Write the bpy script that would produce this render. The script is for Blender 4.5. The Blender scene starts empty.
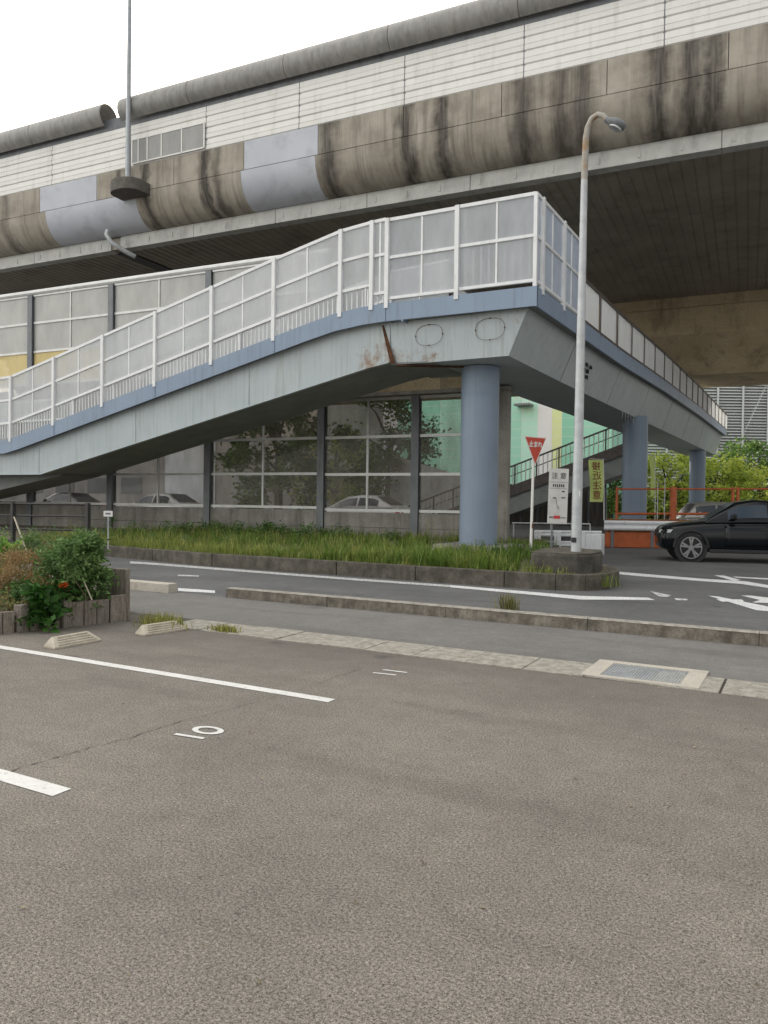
import bpy, bmesh, math, random
from math import sin, cos, tan, atan, pi, radians as R, hypot, atan2
from mathutils import Vector, Matrix
random.seed(7)
S = bpy.context.scene
COL = S.collection

# ------------------------------------------------------------------ camera
# World frame: X along the street, Y away from the camera across the street.
F, EYE, PITCH, ROLL, YAW = 770.0, 1.65, atan(12/770), R(0.7), R(28.7)
cam_d = bpy.data.cameras.new('camera')
cam = bpy.data.objects.new('camera', cam_d); COL.objects.link(cam)
cam_d.sensor_width = 36; cam_d.lens = F/1024*36
cam_d.clip_start = .05; cam_d.clip_end = 3000
cam.matrix_world = (Matrix.Translation((0, 0, EYE)) @ Matrix.Rotation(YAW, 4, 'Z')
                    @ Matrix.Rotation(R(90)-PITCH, 4, 'X') @ Matrix.Rotation(ROLL, 4, 'Z'))
S.camera = cam

# survey helpers: a sight line through a photo point, met with a real plane
def ray(px, py):
    u, v = (px-384)/F, (512-py)/F
    r = u*cos(ROLL)-v*sin(ROLL); t = u*sin(ROLL)+v*cos(ROLL)
    y = cos(PITCH)+t*sin(PITCH); z = -sin(PITCH)+t*cos(PITCH)
    return (r*cos(YAW)-y*sin(YAW), r*sin(YAW)+y*cos(YAW), z)
def G(px, py, z=0.0):
    x, y, w = ray(px, py); k = (z-EYE)/w
    return Vector((x*k, y*k, z))
def PB(px, py, b0, k=0.0, a0=0.0):
    x, y, z = ray(px, py); t = (b0-k*a0)/(y-k*x)
    return Vector((x*t, y*t, EYE+z*t))
def PA(px, py, a):
    x, y, z = ray(px, py); t = a/x
    return Vector((a, y*t, EYE+z*t))
def PD(px, py, d):           # at a given depth in front of the camera
    x, y, z = ray(px, py); dep = -x*sin(YAW)+y*cos(YAW); t = d/dep
    return Vector((x*t, y*t, EYE+z*t))

# ------------------------------------------------------------------ objects
def tag(o, label=None, cat=None, group=None, kind=None):
    if label: o['label'] = label
    if cat: o['category'] = cat
    if group: o['group'] = group
    if kind: o['kind'] = kind
    return o
FRAME = {}
def thing(name, label, cat, loc=(0, 0, 0), rz=0.0, group=None):
    o = bpy.data.objects.new(name, None); COL.objects.link(o)
    o.location = loc; o.rotation_euler = (0, 0, rz); o.empty_display_size = .2
    FRAME[o.name] = (Vector(loc), rz)
    return tag(o, label, cat, group)
def copy_tree(o, parent=None):
    c = o.copy(); COL.objects.link(c); c.parent = parent
    for ch in list(o.children): copy_tree(ch, c)
    return c

class MB:
    def __init__(s): s.v = []; s.f = []
    def add(s, vs, fs):
        n = len(s.v); s.v += [tuple(p) for p in vs]; s.f += [tuple(i+n for i in f) for f in fs]; return s
    def box(s, x0, x1, y0, y1, z0, z1):
        return s.add([(x0,y0,z0),(x1,y0,z0),(x1,y1,z0),(x0,y1,z0),(x0,y0,z1),(x1,y0,z1),(x1,y1,z1),(x0,y1,z1)],
                     [(0,3,2,1),(4,5,6,7),(0,1,5,4),(1,2,6,5),(2,3,7,6),(3,0,4,7)])
    def ext(s, poly, vec):
        n = len(poly); vec = Vector(vec); p = [Vector(q) for q in poly]
        return s.add(p+[q+vec for q in p], [tuple(range(n))[::-1], tuple(range(n, 2*n))]+[(i,(i+1)%n,(i+1)%n+n,i+n) for i in range(n)])
    def sheet(s, p, q, h0, h1, g0, g1, t):       # upright sheet p->q, from h0..h1 above p and g0..g1 above q
        p, q = Vector(p), Vector(q); d = Vector((q.x-p.x, q.y-p.y, 0)); d.normalize(); n = Vector((-d.y, d.x, 0))*t/2
        Z = Vector((0,0,1))
        return s.ext([p+Z*h0-n, q+Z*g0-n, q+Z*g1-n, p+Z*h1-n], n*2)
    def bar(s, p, q, w, h=None):                  # rectangular bar between two points
        p, q = Vector(p), Vector(q); h = h or w; d = (q-p).normalized()
        up = Vector((0,0,1)) if abs(d.z) < .95 else Vector((1,0,0))
        n = d.cross(up).normalized(); u = n.cross(d)
        a, b = n*w/2, u*h/2
        return s.ext([p-a-b, p+a-b, p+a+b, p-a+b], q-p)
    def tube(s, pts, rad, seg=10, cap=True):
        pts = [Vector(p) for p in pts]; rad = rad if isinstance(rad, (list, tuple)) else [rad]*len(pts)
        n0 = len(s.v); pr = None
        for i, p in enumerate(pts):
            d = (pts[min(i+1, len(pts)-1)]-pts[max(i-1, 0)]).normalized()
            if pr is None: pr = d.orthogonal().normalized()
            pr = (pr-d*pr.dot(d)).normalized(); q = d.cross(pr)
            s.v += [tuple(p+(pr*cos(2*pi*k/seg)+q*sin(2*pi*k/seg))*rad[i]) for k in range(seg)]
        for i in range(len(pts)-1):
            for k in range(seg):
                a = n0+i*seg+k; b = n0+i*seg+(k+1)%seg
                s.f.append((a, b, b+seg, a+seg))
        if cap:
            s.f.append(tuple(n0+k for k in range(seg))[::-1]); e = n0+(len(pts)-1)*seg
            s.f.append(tuple(e+k for k in range(seg)))
        return s
    def build(s, name, m, parent=None, world=False, smooth=False, bevel=0, recalc=True, angle=35):
        vs = s.v
        if world and parent is not None:
            r = parent
            while r.parent is not None: r = r.parent
            L, rz = FRAME[r.name]; c, sn = cos(-rz), sin(-rz)
            vs = [((x-L.x)*c-(y-L.y)*sn, (x-L.x)*sn+(y-L.y)*c, z-L.z) for x, y, z in vs]
        me = bpy.data.meshes.new(name); me.from_pydata(vs, [], s.f)
        if recalc or bevel:
            bm = bmesh.new(); bm.from_mesh(me)
            if recalc: bmesh.ops.recalc_face_normals(bm, faces=bm.faces)
            bm.to_mesh(me); bm.free()
        if smooth:
            me.polygons.foreach_set('use_smooth', [True]*len(me.polygons))
            me.set_sharp_from_angle(angle=R(angle))
        me.materials.append(m)
        o = bpy.data.objects.new(name, me); COL.objects.link(o)
        if parent is not None: o.parent = parent
        if bevel:
            b = o.modifiers.new('bevel', 'BEVEL'); b.width = bevel; b.segments = 2; b.limit_method = 'ANGLE'; b.angle_limit = R(40)
        return o
def struct(name, mb, m, **k):
    return tag(mb.build(name, m, **k), kind='structure')

# ------------------------------------------------------------------ materials
def new(name):
    m = bpy.data.materials.new(name); m.use_nodes = True
    nt = m.node_tree; b = nt.nodes['Principled BSDF']; return m, nt, b
def N(nt, t, **k):
    n = nt.nodes.new(t)
    for a, v in k.items(): setattr(n, a, v)
    return n
def L(nt, a, b): nt.links.new(a, b)
def coords(nt, sc=(1, 1, 1)):
    g = N(nt, 'ShaderNodeNewGeometry'); mp = N(nt, 'ShaderNodeMapping'); mp.inputs['Scale'].default_value = sc
    L(nt, g.outputs['Position'], mp.inputs['Vector']); return mp.outputs['Vector']
def noise(nt, vec, scale, detail=4, rough=.6):
    n = N(nt, 'ShaderNodeTexNoise'); n.inputs['Scale'].default_value = scale
    n.inputs['Detail'].default_value = detail; n.inputs['Roughness'].default_value = rough
    L(nt, vec, n.inputs['Vector']); return n.outputs['Fac']
def ramp(nt, fac, stops, interp='LINEAR'):
    r = N(nt, 'ShaderNodeValToRGB'); r.color_ramp.interpolation = interp
    e = r.color_ramp.elements
    while len(e) < len(stops): e.new(.5)
    for el, (p, c) in zip(e, stops):
        el.position = p; el.color = (*(c if isinstance(c, (tuple, list)) else (c, c, c)), 1)
    L(nt, fac, r.inputs['Fac']); return r.outputs['Color']
def mix(nt, fac, a, b, mode='MIX'):
    m = N(nt, 'ShaderNodeMix', data_type='RGBA', blend_type=mode)
    for val, i in ((fac, 0), (a, 6), (b, 7)):
        if hasattr(val, 'is_linked'): L(nt, val, m.inputs[i])
        elif isinstance(val, (tuple, list)): m.inputs[i].default_value = (*val, 1)
        else: m.inputs[i].default_value = val
    return m.outputs[2]
def math_(nt, op, a, b=None, clamp=False):
    m = N(nt, 'ShaderNodeMath', operation=op); m.use_clamp = clamp
    for val, i in ((a, 0), (b, 1)):
        if val is None: continue
        if hasattr(val, 'is_linked'): L(nt, val, m.inputs[i])
        else: m.inputs[i].default_value = val
    return m.outputs[0]
def bump(nt, b, h, strength, dist):
    n = N(nt, 'ShaderNodeBump'); n.inputs['Strength'].default_value = strength; n.inputs['Distance'].default_value = dist
    L(nt, h, n.inputs['Height']); L(nt, n.outputs[0], b.inputs['Normal'])

def mat(name, c, c2=None, scale=3, rough=.6, metal=0, sc=(1,1,1), bmp=0, bscale=40, spec=.5, lo=.35, hi=.65, coat=0,
        dirt=None, dirt_sc=(1.2, 1.2, .12), dirt_amt=.5, dlo=.52, dhi=.75, fine=0):
    m, nt, b = new(name)
    v = coords(nt, sc); col = c
    if c2: col = ramp(nt, noise(nt, v, scale, 6), [(lo, c), (hi, c2)])
    if fine:
        f = noise(nt, coords(nt), fine, 3, .7)
        col = mix(nt, 1, col, ramp(nt, f, [(.3, .72), (.7, 1.25)]), 'MULTIPLY')
    if dirt:
        f = ramp(nt, noise(nt, coords(nt, dirt_sc), 2.2, 6, .65), [(dlo, 0), (dhi, dirt_amt)])
        col = mix(nt, f, col, dirt)
    if hasattr(col, 'is_linked'): L(nt, col, b.inputs['Base Color'])
    else: b.inputs['Base Color'].default_value = (*col, 1)
    b.inputs['Roughness'].default_value = rough; b.inputs['Metallic'].default_value = metal
    b.inputs['Specular IOR Level'].default_value = spec; b.inputs['Coat Weight'].default_value = coat
    if bmp: bump(nt, b, noise(nt, coords(nt), bscale, 5, .7), bmp, .01)
    return m
def panel_mat(name, c, c2, alpha, rough=.35, scale=1.2, sc=(1, 1, .3), trans=.4):
    m, nt, b = new(name)
    col = ramp(nt, noise(nt, coords(nt, sc), scale, 5, .6), [(.3, c), (.7, c2)])
    a = ramp(nt, noise(nt, coords(nt, sc), scale*1.7, 4), [(.3, alpha-.1), (.7, min(1, alpha+.1))])
    L(nt, col, b.inputs['Base Color']); b.inputs['Roughness'].default_value = rough
    tl = N(nt, 'ShaderNodeBsdfTranslucent'); L(nt, col, tl.inputs['Color'])
    m1 = N(nt, 'ShaderNodeMixShader'); m1.inputs[0].default_value = trans; L(nt, b.outputs[0], m1.inputs[1]); L(nt, tl.outputs[0], m1.inputs[2])
    tp = N(nt, 'ShaderNodeBsdfTransparent'); m2 = N(nt, 'ShaderNodeMixShader')
    L(nt, a, m2.inputs[0]); L(nt, tp.outputs[0], m2.inputs[1]); L(nt, m1.outputs[0], m2.inputs[2])
    L(nt, m2.outputs[0], nt.nodes['Material Output'].inputs['Surface']); return m
def leaf_mat(name, c, c2, c3=None, scale=1.5, trans=.35, rough=.55):
    m, nt, b = new(name)
    f = noise(nt, coords(nt), scale, 4, .7)
    col = ramp(nt, f, [(.3, c), (.55, c2), (.75, c3 or c2)])
    isl = N(nt, 'ShaderNodeNewGeometry')
    col = mix(nt, 1, col, ramp(nt, isl.outputs['Random Per Island'], [(0, .6), (1, 1.35)]), 'MULTIPLY')
    L(nt, col, b.inputs['Base Color']); b.inputs['Roughness'].default_value = rough; b.inputs['Specular IOR Level'].default_value = .3
    t = N(nt, 'ShaderNodeBsdfTranslucent'); L(nt, col, t.inputs['Color'])
    mx = N(nt, 'ShaderNodeMixShader'); mx.inputs[0].default_value = trans
    L(nt, b.outputs[0], mx.inputs[1]); L(nt, t.outputs[0], mx.inputs[2])
    L(nt, mx.outputs[0], nt.nodes['Material Output'].inputs['Surface']); return m

def asphalt(name, dark, light, grain=170, contrast=1.0, warm=(1, 1, 1), patch=.25, marks=0.0):
    m, nt, b = new(name)
    p = coords(nt)
    g = math_(nt, 'ADD', math_(nt, 'MULTIPLY', noise(nt, p, grain, 2, .75), .5), math_(nt, 'MULTIPLY', noise(nt, p, grain*.42, 3, .8), .5))
    col = ramp(nt, g, [(.5-.18/contrast, dark), (.5, tuple((x+y)/2 for x, y in zip(dark, light))), (.5+.17/contrast, light)])
    vo = N(nt, 'ShaderNodeTexVoronoi'); vo.inputs['Scale'].default_value = grain*.42; L(nt, p, vo.inputs['Vector'])
    speck = ramp(nt, vo.outputs['Color'], [(.0, .45), (.2, .95), (.85, 1.05), (1, 1.6)])
    col = mix(nt, .8, col, speck, 'MULTIPLY')
    col = mix(nt, 1, col, ramp(nt, noise(nt, p, .55, 6, .62), [(.3, 1-patch), (.7, 1+patch)]), 'MULTIPLY')
    col = mix(nt, 1, col, ramp(nt, noise(nt, p, 6, 5, .7), [(.3, .9), (.7, 1.1)]), 'MULTIPLY')
    sp = N(nt, 'ShaderNodeTexVoronoi'); sp.inputs['Scale'].default_value = 1.1; L(nt, p, sp.inputs['Vector'])
    wob = math_(nt, 'ADD', sp.outputs['Distance'], math_(nt, 'MULTIPLY', noise(nt, p, 9, 4), .22))
    pick = ramp(nt, sp.outputs['Color'], [(.55, 0), (.6, 1)])
    col = mix(nt, math_(nt, 'MULTIPLY', pick, ramp(nt, wob, [(.14, .5), (.27, 0)])), col, tuple(x*.5 for x in dark))
    if marks and name == 'lot_asphalt':
        sy_ = N(nt, 'ShaderNodeSeparateXYZ'); L(nt, p, sy_.inputs[0])
        edge_ = math_(nt, 'ADD', sy_.outputs['Y'], math_(nt, 'MULTIPLY', math_(nt, 'SUBTRACT', noise(nt, coords(nt, (.5, 1, 1)), 1.6, 5, .6), .5), 2.6))
        mr = N(nt, 'ShaderNodeMapRange'); mr.inputs['From Min'].default_value = 5.7; mr.inputs['From Max'].default_value = 7.0
        mr.inputs['To Min'].default_value = 0; mr.inputs['To Max'].default_value = .42; L(nt, edge_, mr.inputs['Value'])
        col = mix(nt, mr.outputs[0], col, (.10, .088, .08))
    if marks:
        f = ramp(nt, noise(nt, coords(nt, (.22, 1.3, 1)), 1.3, 3, .5), [(.56, 0), (.72, marks)])
        col = mix(nt, f, col, tuple(x*.55 for x in dark))
    L(nt, col, b.inputs['Base Color']); b.inputs['Roughness'].default_value = .85; b.inputs['Specular IOR Level'].default_value = .35
    bump(nt, b, g, .5, .006); return m

def paint(name, c, under, wear=.45):
    m, nt, b = new(name)
    f = ramp(nt, noise(nt, coords(nt), 26, 6, .75), [(wear-.08, 0), (wear+.03, 1)])
    f2 = ramp(nt, noise(nt, coords(nt), 3, 5, .7), [(.3, .82), (.6, 1)])
    L(nt, mix(nt, f, under, mix(nt, 1, c, f2, 'MULTIPLY')), b.inputs['Base Color']); b.inputs['Roughness'].default_value = .7
    return m

def fascia_mat(name, stains=(), u0=-45, u1=45):
    """weathered concrete; stains = (u, half width, strength) runs of dark rainwater dirt"""
    m, nt, b = new(name)
    tc = N(nt, 'ShaderNodeTexCoord'); mp = N(nt, 'ShaderNodeMapping'); L(nt, tc.outputs['Object'], mp.inputs['Vector']); ob = mp.outputs['Vector']
    base = ramp(nt, noise(nt, ob, .7, 7, .65), [(.3, (.27, .235, .19)), (.5, (.40, .36, .30)), (.72, (.50, .46, .39))])
    mp2 = N(nt, 'ShaderNodeMapping'); mp2.inputs['Scale'].default_value = (3.2, .5, .22); L(nt, tc.outputs['Object'], mp2.inputs['Vector'])
    st = ramp(nt, noise(nt, mp2.outputs['Vector'], 1, 6, .62), [(.48, 0), (.78, .75)])
    base = mix(nt, st, base, (.10, .085, .07))
    mp3 = N(nt, 'ShaderNodeMapping'); mp3.inputs['Scale'].default_value = (5, .5, .15); mp3.inputs['Location'].default_value = (7, 0, 3); L(nt, tc.outputs['Object'], mp3.inputs['Vector'])
    li = ramp(nt, noise(nt, mp3.outputs['Vector'], 1, 5, .6), [(.58, 0), (.8, .5)])
    base = mix(nt, li, base, (.55, .52, .46))
    if stains:
        sx = N(nt, 'ShaderNodeSeparateXYZ'); L(nt, ob, sx.inputs[0])
        wob = math_(nt, 'MULTIPLY', math_(nt, 'SUBTRACT', noise(nt, ob, 1.3, 5, .6), .5), .9)
        uu = math_(nt, 'ADD', sx.outputs['X'], wob)
        tot = None
        for u, w, k in stains:
            d = math_(nt, 'DIVIDE', math_(nt, 'ABSOLUTE', math_(nt, 'SUBTRACT', uu, u)), w)
            f = math_(nt, 'MULTIPLY', math_(nt, 'SUBTRACT', 1.25, d, True), k)
            tot = f if tot is None else math_(nt, 'MAXIMUM', tot, f)
        tex = ramp(nt, noise(nt, mp2.outputs['Vector'], 2.2, 5, .7), [(.25, .45), (.6, 1)])
        tot = math_(nt, 'MULTIPLY', tot, tex)
        base = mix(nt, tot, base, (.045, .038, .032))
    L(nt, base, b.inputs['Base Color']); b.inputs['Roughness'].default_value = .85
    bump(nt, b, noise(nt, ob, 25, 5, .7), .25, .01)
    return m

M = dict(
    lot=asphalt('lot_asphalt', (.040, .034, .028), (.375, .340, .296), 185, 1.75, patch=.17, marks=.22),
    lane=asphalt('lane_asphalt', (.115, .11, .103), (.27, .26, .245), 190, .8, patch=.16, marks=.3),
    road=asphalt('road_asphalt', (.07, .07, .071), (.185, .185, .186), 150, .9, patch=.22, marks=.3),
    earth=mat('earth', (.10, .085, .06), (.17, .15, .10), 6, .95, bmp=.6, fine=60),
    lotpaint=paint('lot_paint', (.78, .77, .74), (.27, .25, .225), .40),
    roadpaint=paint('road_paint', (.78, .78, .78), (.12, .12, .12), .43),
    wornpaint=paint('worn_paint', (.75, .75, .74), (.12, .12, .12), .5),
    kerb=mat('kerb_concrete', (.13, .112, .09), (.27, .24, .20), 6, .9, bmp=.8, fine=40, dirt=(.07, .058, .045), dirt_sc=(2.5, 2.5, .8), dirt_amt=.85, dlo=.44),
    kerbold=mat('old_kerb_concrete', (.075, .066, .054), (.155, .138, .112), 3.5, .92, bmp=.8, fine=35, dirt=(.03, .03, .018), dirt_sc=(1.8, 1.8, .6), dirt_amt=.8, dlo=.46),
    blockwall=mat('block_wall_concrete', (.05, .046, .04), (.115, .105, .09), 2.5, .92, bmp=.8, fine=25, dirt=(.02, .02, .014), dirt_sc=(2, 2, .5), dirt_amt=.7),
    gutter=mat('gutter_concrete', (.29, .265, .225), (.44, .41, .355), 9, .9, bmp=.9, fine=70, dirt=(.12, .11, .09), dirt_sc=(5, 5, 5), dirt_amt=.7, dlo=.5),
    framec=mat('new_concrete', (.46, .42, .36), (.54, .50, .43), 4, .9, bmp=.3, fine=90),
    stop=mat('stop_concrete', (.44, .39, .31), (.56, .51, .42), 8, .9, bmp=.4, fine=90, dirt=(.2, .17, .13), dirt_sc=(3, 3, 3)),
    concrete=mat('wall_concrete', (.24, .225, .20), (.36, .34, .31), 1.2, .88, bmp=.3, fine=30, dirt=(.07, .06, .05), dirt_amt=.75, dlo=.45),
    plankc=mat('plank_concrete', (.17, .145, .12), (.29, .255, .215), 5, .85, sc=(6, 6, .8), bmp=.4, fine=40, dirt=(.06, .05, .04), dirt_sc=(4, 4, .5)),
    darkfill=mat('dark_fill', (.05, .045, .04), (.11, .095, .08), 1.5, .8, sc=(3, 3, .4)),
    beigec=mat('beam_concrete', (.47, .37, .23), (.58, .47, .31), .6, .88, sc=(1, 1, 2), bmp=.2, fine=20, dirt=(.12, .085, .05), dirt_amt=.7, dirt_sc=(.5, .5, .12)),
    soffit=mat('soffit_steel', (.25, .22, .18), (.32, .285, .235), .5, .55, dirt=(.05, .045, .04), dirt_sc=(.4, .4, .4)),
    edge=mat('edge_steel', (.47, .47, .445), (.60, .60, .57), 1.2, .6, dirt=(.2, .19, .17), dirt_sc=(1, 1, .3), dirt_amt=.6),
    noisew=mat('barrier_white', (.82, .81, .77), (.88, .87, .83), .8, .5, dirt=(.5, .47, .42), dirt_sc=(1.5, 1.5, .2), dirt_amt=.4),
    cover=mat('cover_grey', (.25, .245, .23), (.34, .33, .31), 1.5, .45, sc=(3, 1, 1), dirt=(.1, .1, .09), dirt_sc=(2, 1, 1)),
    patch=mat('repair_paint', (.50, .52, .58), (.56, .58, .63), .6, .55, dirt=(.33, .34, .37), dirt_sc=(.5, .5, .5), dirt_amt=.6),
    fascia=None,
    blue=mat('blue_steel', (.23, .30, .405), (.265, .34, .45), .8, .5, dirt=(.13, .14, .16), dirt_sc=(5, 5, .3), dirt_amt=.5),
    column=mat('column_blue', (.20, .255, .335), (.23, .29, .37), .8, .5, dirt=(.13, .15, .17), dirt_sc=(5, 5, .2), dirt_amt=.35),
    rail=mat('rail_white', (.80, .81, .82), (.87, .88, .89), 3, .4, dirt=(.45, .40, .34), dirt_sc=(4, 4, 1), dirt_amt=.4),
    darkrail=mat('dark_rail', (.07, .06, .055), (.12, .10, .09), 4, .5),
    screen=panel_mat('screen_panel', (.72, .74, .76), (.82, .84, .86), .60, .4),
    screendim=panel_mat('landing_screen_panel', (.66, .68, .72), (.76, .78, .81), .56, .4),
    screen2=panel_mat('side_screen_panel', (.50, .55, .64), (.64, .69, .78), .72, .4),
    sidewhite=panel_mat('white_screen_panel', (.92, .93, .93), (.95, .95, .95), .97, .5, 1.0, (1, 1, .5), .35),
    haze=panel_mat('barrier_pane', (.19, .165, .14), (.30, .27, .235), .30, .1, .9, (1, 1, .4)),
    skysheen=panel_mat('sky_sheen_pane', (.62, .62, .60), (.72, .72, .69), .70, .2, .9, (1, 1, .4), .2),  # upper rows of the same pane, sky reflection painted into the colour
    yellow=panel_mat('yellow_glow_pane', (.86, .68, .28), (.92, .78, .40), .9, .3, trans=.3),  # yellow sky glow behind the wall, painted into these panes
    post=mat('barrier_post', (.16, .17, .185), (.22, .23, .245), 2, .55, dirt=(.07, .06, .05), dirt_sc=(3, 3, .4)),
    alu=mat('aluminium', (.56, .56, .55), (.66, .66, .65), 3, .4, metal=.3),
    galv=mat('galvanised', (.44, .46, .47), (.56, .58, .59), 5, .45, metal=.25),
    lampgrey=mat('lamp_grey', (.34, .36, .38), (.42, .44, .46), 4, .4, metal=.4),
    rust=mat('rust', (.20, .075, .028), (.33, .15, .06), 12, .85, bmp=.4),
    rustdark=mat('dark_rust', (.055, .025, .014), (.14, .055, .02), 10, .9, bmp=.4),
    black=mat('black_metal', (.022, .022, .022), (.04, .038, .036), 4, .5),
    carblack=mat('car_black', (.006, .007, .009), rough=.14, spec=.32),
    carwhite=mat('car_white', (.70, .70, .69), rough=.25, coat=.6),
    carsilver=mat('car_silver', (.42, .41, .38), rough=.3, metal=.4, coat=.6),
    cardark=mat('car_dark', (.05, .055, .065), rough=.25, coat=.6),
    glass=mat('car_glass', (.02, .035, .055), rough=.08, spec=.5),
    tyre=mat('tyre', (.012, .012, .012), (.022, .022, .022), 20, .85),
    rim=mat('rim', (.30, .30, .31), rough=.3, metal=.8),
    rimdark=mat('rim_dark', (.02, .02, .02), rough=.4),
    lens=mat('lamp_lens', (.62, .63, .64), rough=.1, spec=.9),
    redlens=mat('red_lens', (.5, .02, .02), rough=.2),
    plastic=mat('black_plastic', (.015, .015, .016), rough=.6),
    signred=mat('sign_red', (.55, .045, .018), (.62, .065, .025), 5, .4, dirt=(.35, .08, .03), dirt_sc=(5, 5, 2)),
    signwhite=mat('sign_white', (.78, .77, .74), rough=.45),
    board=mat('board_white', (.58, .57, .55), (.68, .67, .64), 4, .5, dirt=(.4, .38, .35), dirt_sc=(3, 3, 3)),
    ink=mat('ink_black', (.02, .02, .022), rough=.6),
    inkblue=mat('ink_blue', (.02, .025, .07), rough=.6),
    inkred=mat('ink_red', (.55, .05, .05), rough=.6),
    inkbrown=mat('ink_brown', (.22, .03, .015), rough=.7),
    banner=leaf_mat('banner_cloth', (.62, .76, .24), (.68, .80, .28), scale=2, trans=.3),
    white=mat('white_plastic', (.74, .75, .77), (.80, .81, .82), 3, .45, dirt=(.4, .4, .4), dirt_sc=(4, 4, 2)),
    orange=mat('orange_paint', (.42, .095, .028), (.52, .13, .04), 5, .55, dirt=(.2, .06, .03), dirt_sc=(3, 3, 1)),
    mint=mat('mint_panel', (.37, .74, .60), (.40, .78, .64), .3, .6),
    mintlight=mat('light_mint_panel', (.52, .88, .75), (.55, .90, .78), .3, .6),
    mintdark=mat('deep_mint_panel', (.28, .66, .50), (.31, .70, .53), .3, .6),
    lime=mat('lime_panel', (.74, .86, .44), (.78, .88, .48), .3, .6),
    gridwhite=mat('white_grid_panel', (.80, .83, .88), (.84, .87, .91), .3, .6),
    greybuild=mat('grey_wall', (.25, .24, .23), (.33, .32, .31), .2, .8, dirt=(.15, .14, .13), dirt_sc=(.4, .4, .05)),
    palereflect=mat('pale_reflection', (.50, .53, .57), (.58, .61, .65), .2, .8),
    louvre=mat('louvre_slat', (.56, .57, .58), (.66, .67, .68), .5, .5),
    louvreback=mat('louvre_back', (.30, .31, .32), (.36, .37, .38), .4, .7),
    window=mat('window_glass', (.06, .07, .08), rough=.1, spec=.8),
    bark=mat('bark', (.07, .055, .04), (.12, .10, .075), 6, .95, bmp=.7),
    stalk=mat('dry_stalk', (.30, .25, .16), (.40, .34, .23), 8, .9),
    bamboo=mat('bamboo', (.50, .45, .34), (.60, .55, .43), 8, .7),
    soil=mat('soil', (.06, .045, .03), (.11, .085, .06), 8, .95, bmp=.7),
    grass=leaf_mat('grass_blade', (.15, .22, .04), (.32, .37, .10), (.56, .52, .24), .7, .4),
    grassdark=leaf_mat('tall_grass_blade', (.07, .14, .025), (.19, .28, .055), (.40, .44, .14), .55, .45),
    grasspale=leaf_mat('pale_grass_blade', (.22, .25, .05), (.34, .34, .10), (.44, .41, .16), 5, .4),
    bush=leaf_mat('bush_leaf', (.06, .125, .035), (.14, .24, .075), (.27, .36, .15), 3, .3),
    dry=leaf_mat('dry_leaf', (.25, .16, .075), (.40, .27, .13), (.42, .36, .16), 4, .35),
    broad=leaf_mat('broad_leaf', (.035, .10, .02), (.06, .16, .032), (.11, .22, .05), 4, .25, .4),
    light=leaf_mat('light_leaf', (.20, .36, .06), (.28, .46, .09), (.36, .52, .13), 5, .4),
    pale=leaf_mat('pale_leaf', (.17, .19, .06), (.27, .25, .10), (.42, .36, .18), 7, .35),
    flower=leaf_mat('orange_petal', (.65, .10, .02), (.75, .15, .03), scale=9, trans=.3),
    treeleaf=leaf_mat('tree_leaf', (.055, .12, .028), (.12, .21, .045), (.28, .36, .08), .5, .35),
    treelight=leaf_mat('young_tree_leaf', (.22, .33, .05), (.42, .50, .09), (.62, .64, .17), .45, .4),
    treedark=leaf_mat('dark_tree_leaf', (.03, .065, .018), (.06, .11, .028), (.10, .16, .04), .5, .3),
)

# ------------------------------------------------------------------ world and sun
SUN_EL, SUN_AZ = R(26), atan2(*PD(125, 100, 100).xy)         # azimuth from +Y towards +X
w = bpy.data.worlds.new('World'); S.world = w; w.use_nodes = True
nt = w.node_tree; bg = nt.nodes['Background']
sky = N(nt, 'ShaderNodeTexSky', sky_type='NISHITA'); sky.sun_disc = False
sky.sun_elevation = SUN_EL; sky.sun_rotation = SUN_AZ; sky.dust_density = 2.0; sky.air_density = 1.0; sky.ozone_density = 1.0
tc = N(nt, 'ShaderNodeTexCoord'); mp = N(nt, 'ShaderNodeMapping'); mp.inputs['Scale'].default_value = (1, 1, 2.2)
L(nt, tc.outputs['Generated'], mp.inputs['Vector'])
cf = ramp(nt, noise(nt, mp.outputs['Vector'], 2.2, 8, .58), [(.36, .35), (.60, .97)])
cc = ramp(nt, noise(nt, mp.outputs['Vector'], 4.5, 8, .6), [(.34, (6.1, 6.2, 6.5)), (.62, (13.4, 12.9, 11.6))])
sxyz = N(nt, 'ShaderNodeSeparateXYZ'); L(nt, tc.outputs['Generated'], sxyz.inputs[0])
side_dim = N(nt, 'ShaderNodeMapRange'); side_dim.interpolation_type = 'SMOOTHSTEP'  # added dimming of the unseen +X sky, darkens faces turned that way
for k_, v_ in zip(('From Min', 'From Max', 'To Min', 'To Max'), (-.5, .8, 1.14, .5)): side_dim.inputs[k_].default_value = v_
L(nt, sxyz.outputs['X'], side_dim.inputs['Value'])
L(nt, mix(nt, 1, mix(nt, cf, sky.outputs[0], cc), side_dim.outputs[0], 'MULTIPLY'), bg.inputs['Color'])
bg.inputs['Strength'].default_value = .12
sun_d = bpy.data.lights.new('sun', 'SUN'); sun = bpy.data.objects.new('sun', sun_d); COL.objects.link(sun)
sun_d.energy = 3.2; sun_d.angle = R(.6); sun_d.color = (1, .92, .80)
sd = Vector((sin(SUN_AZ)*cos(SUN_EL), cos(SUN_AZ)*cos(SUN_EL), sin(SUN_EL)))
sun.rotation_euler = (-sd).to_track_quat('-Z', 'Y').to_euler(); sun.location = (0, 0, 60)
S.view_settings.view_transform = 'Standard'; S.view_settings.look = 'None'; S.view_settings.gamma = 1
S.view_settings.use_curve_mapping = False
S.view_settings.exposure = 0.66
S.cycles.max_bounces = 8; S.cycles.diffuse_bounces = 2; S.cycles.transparent_max_bounces = 24
S.cycles.use_denoising = True

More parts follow.
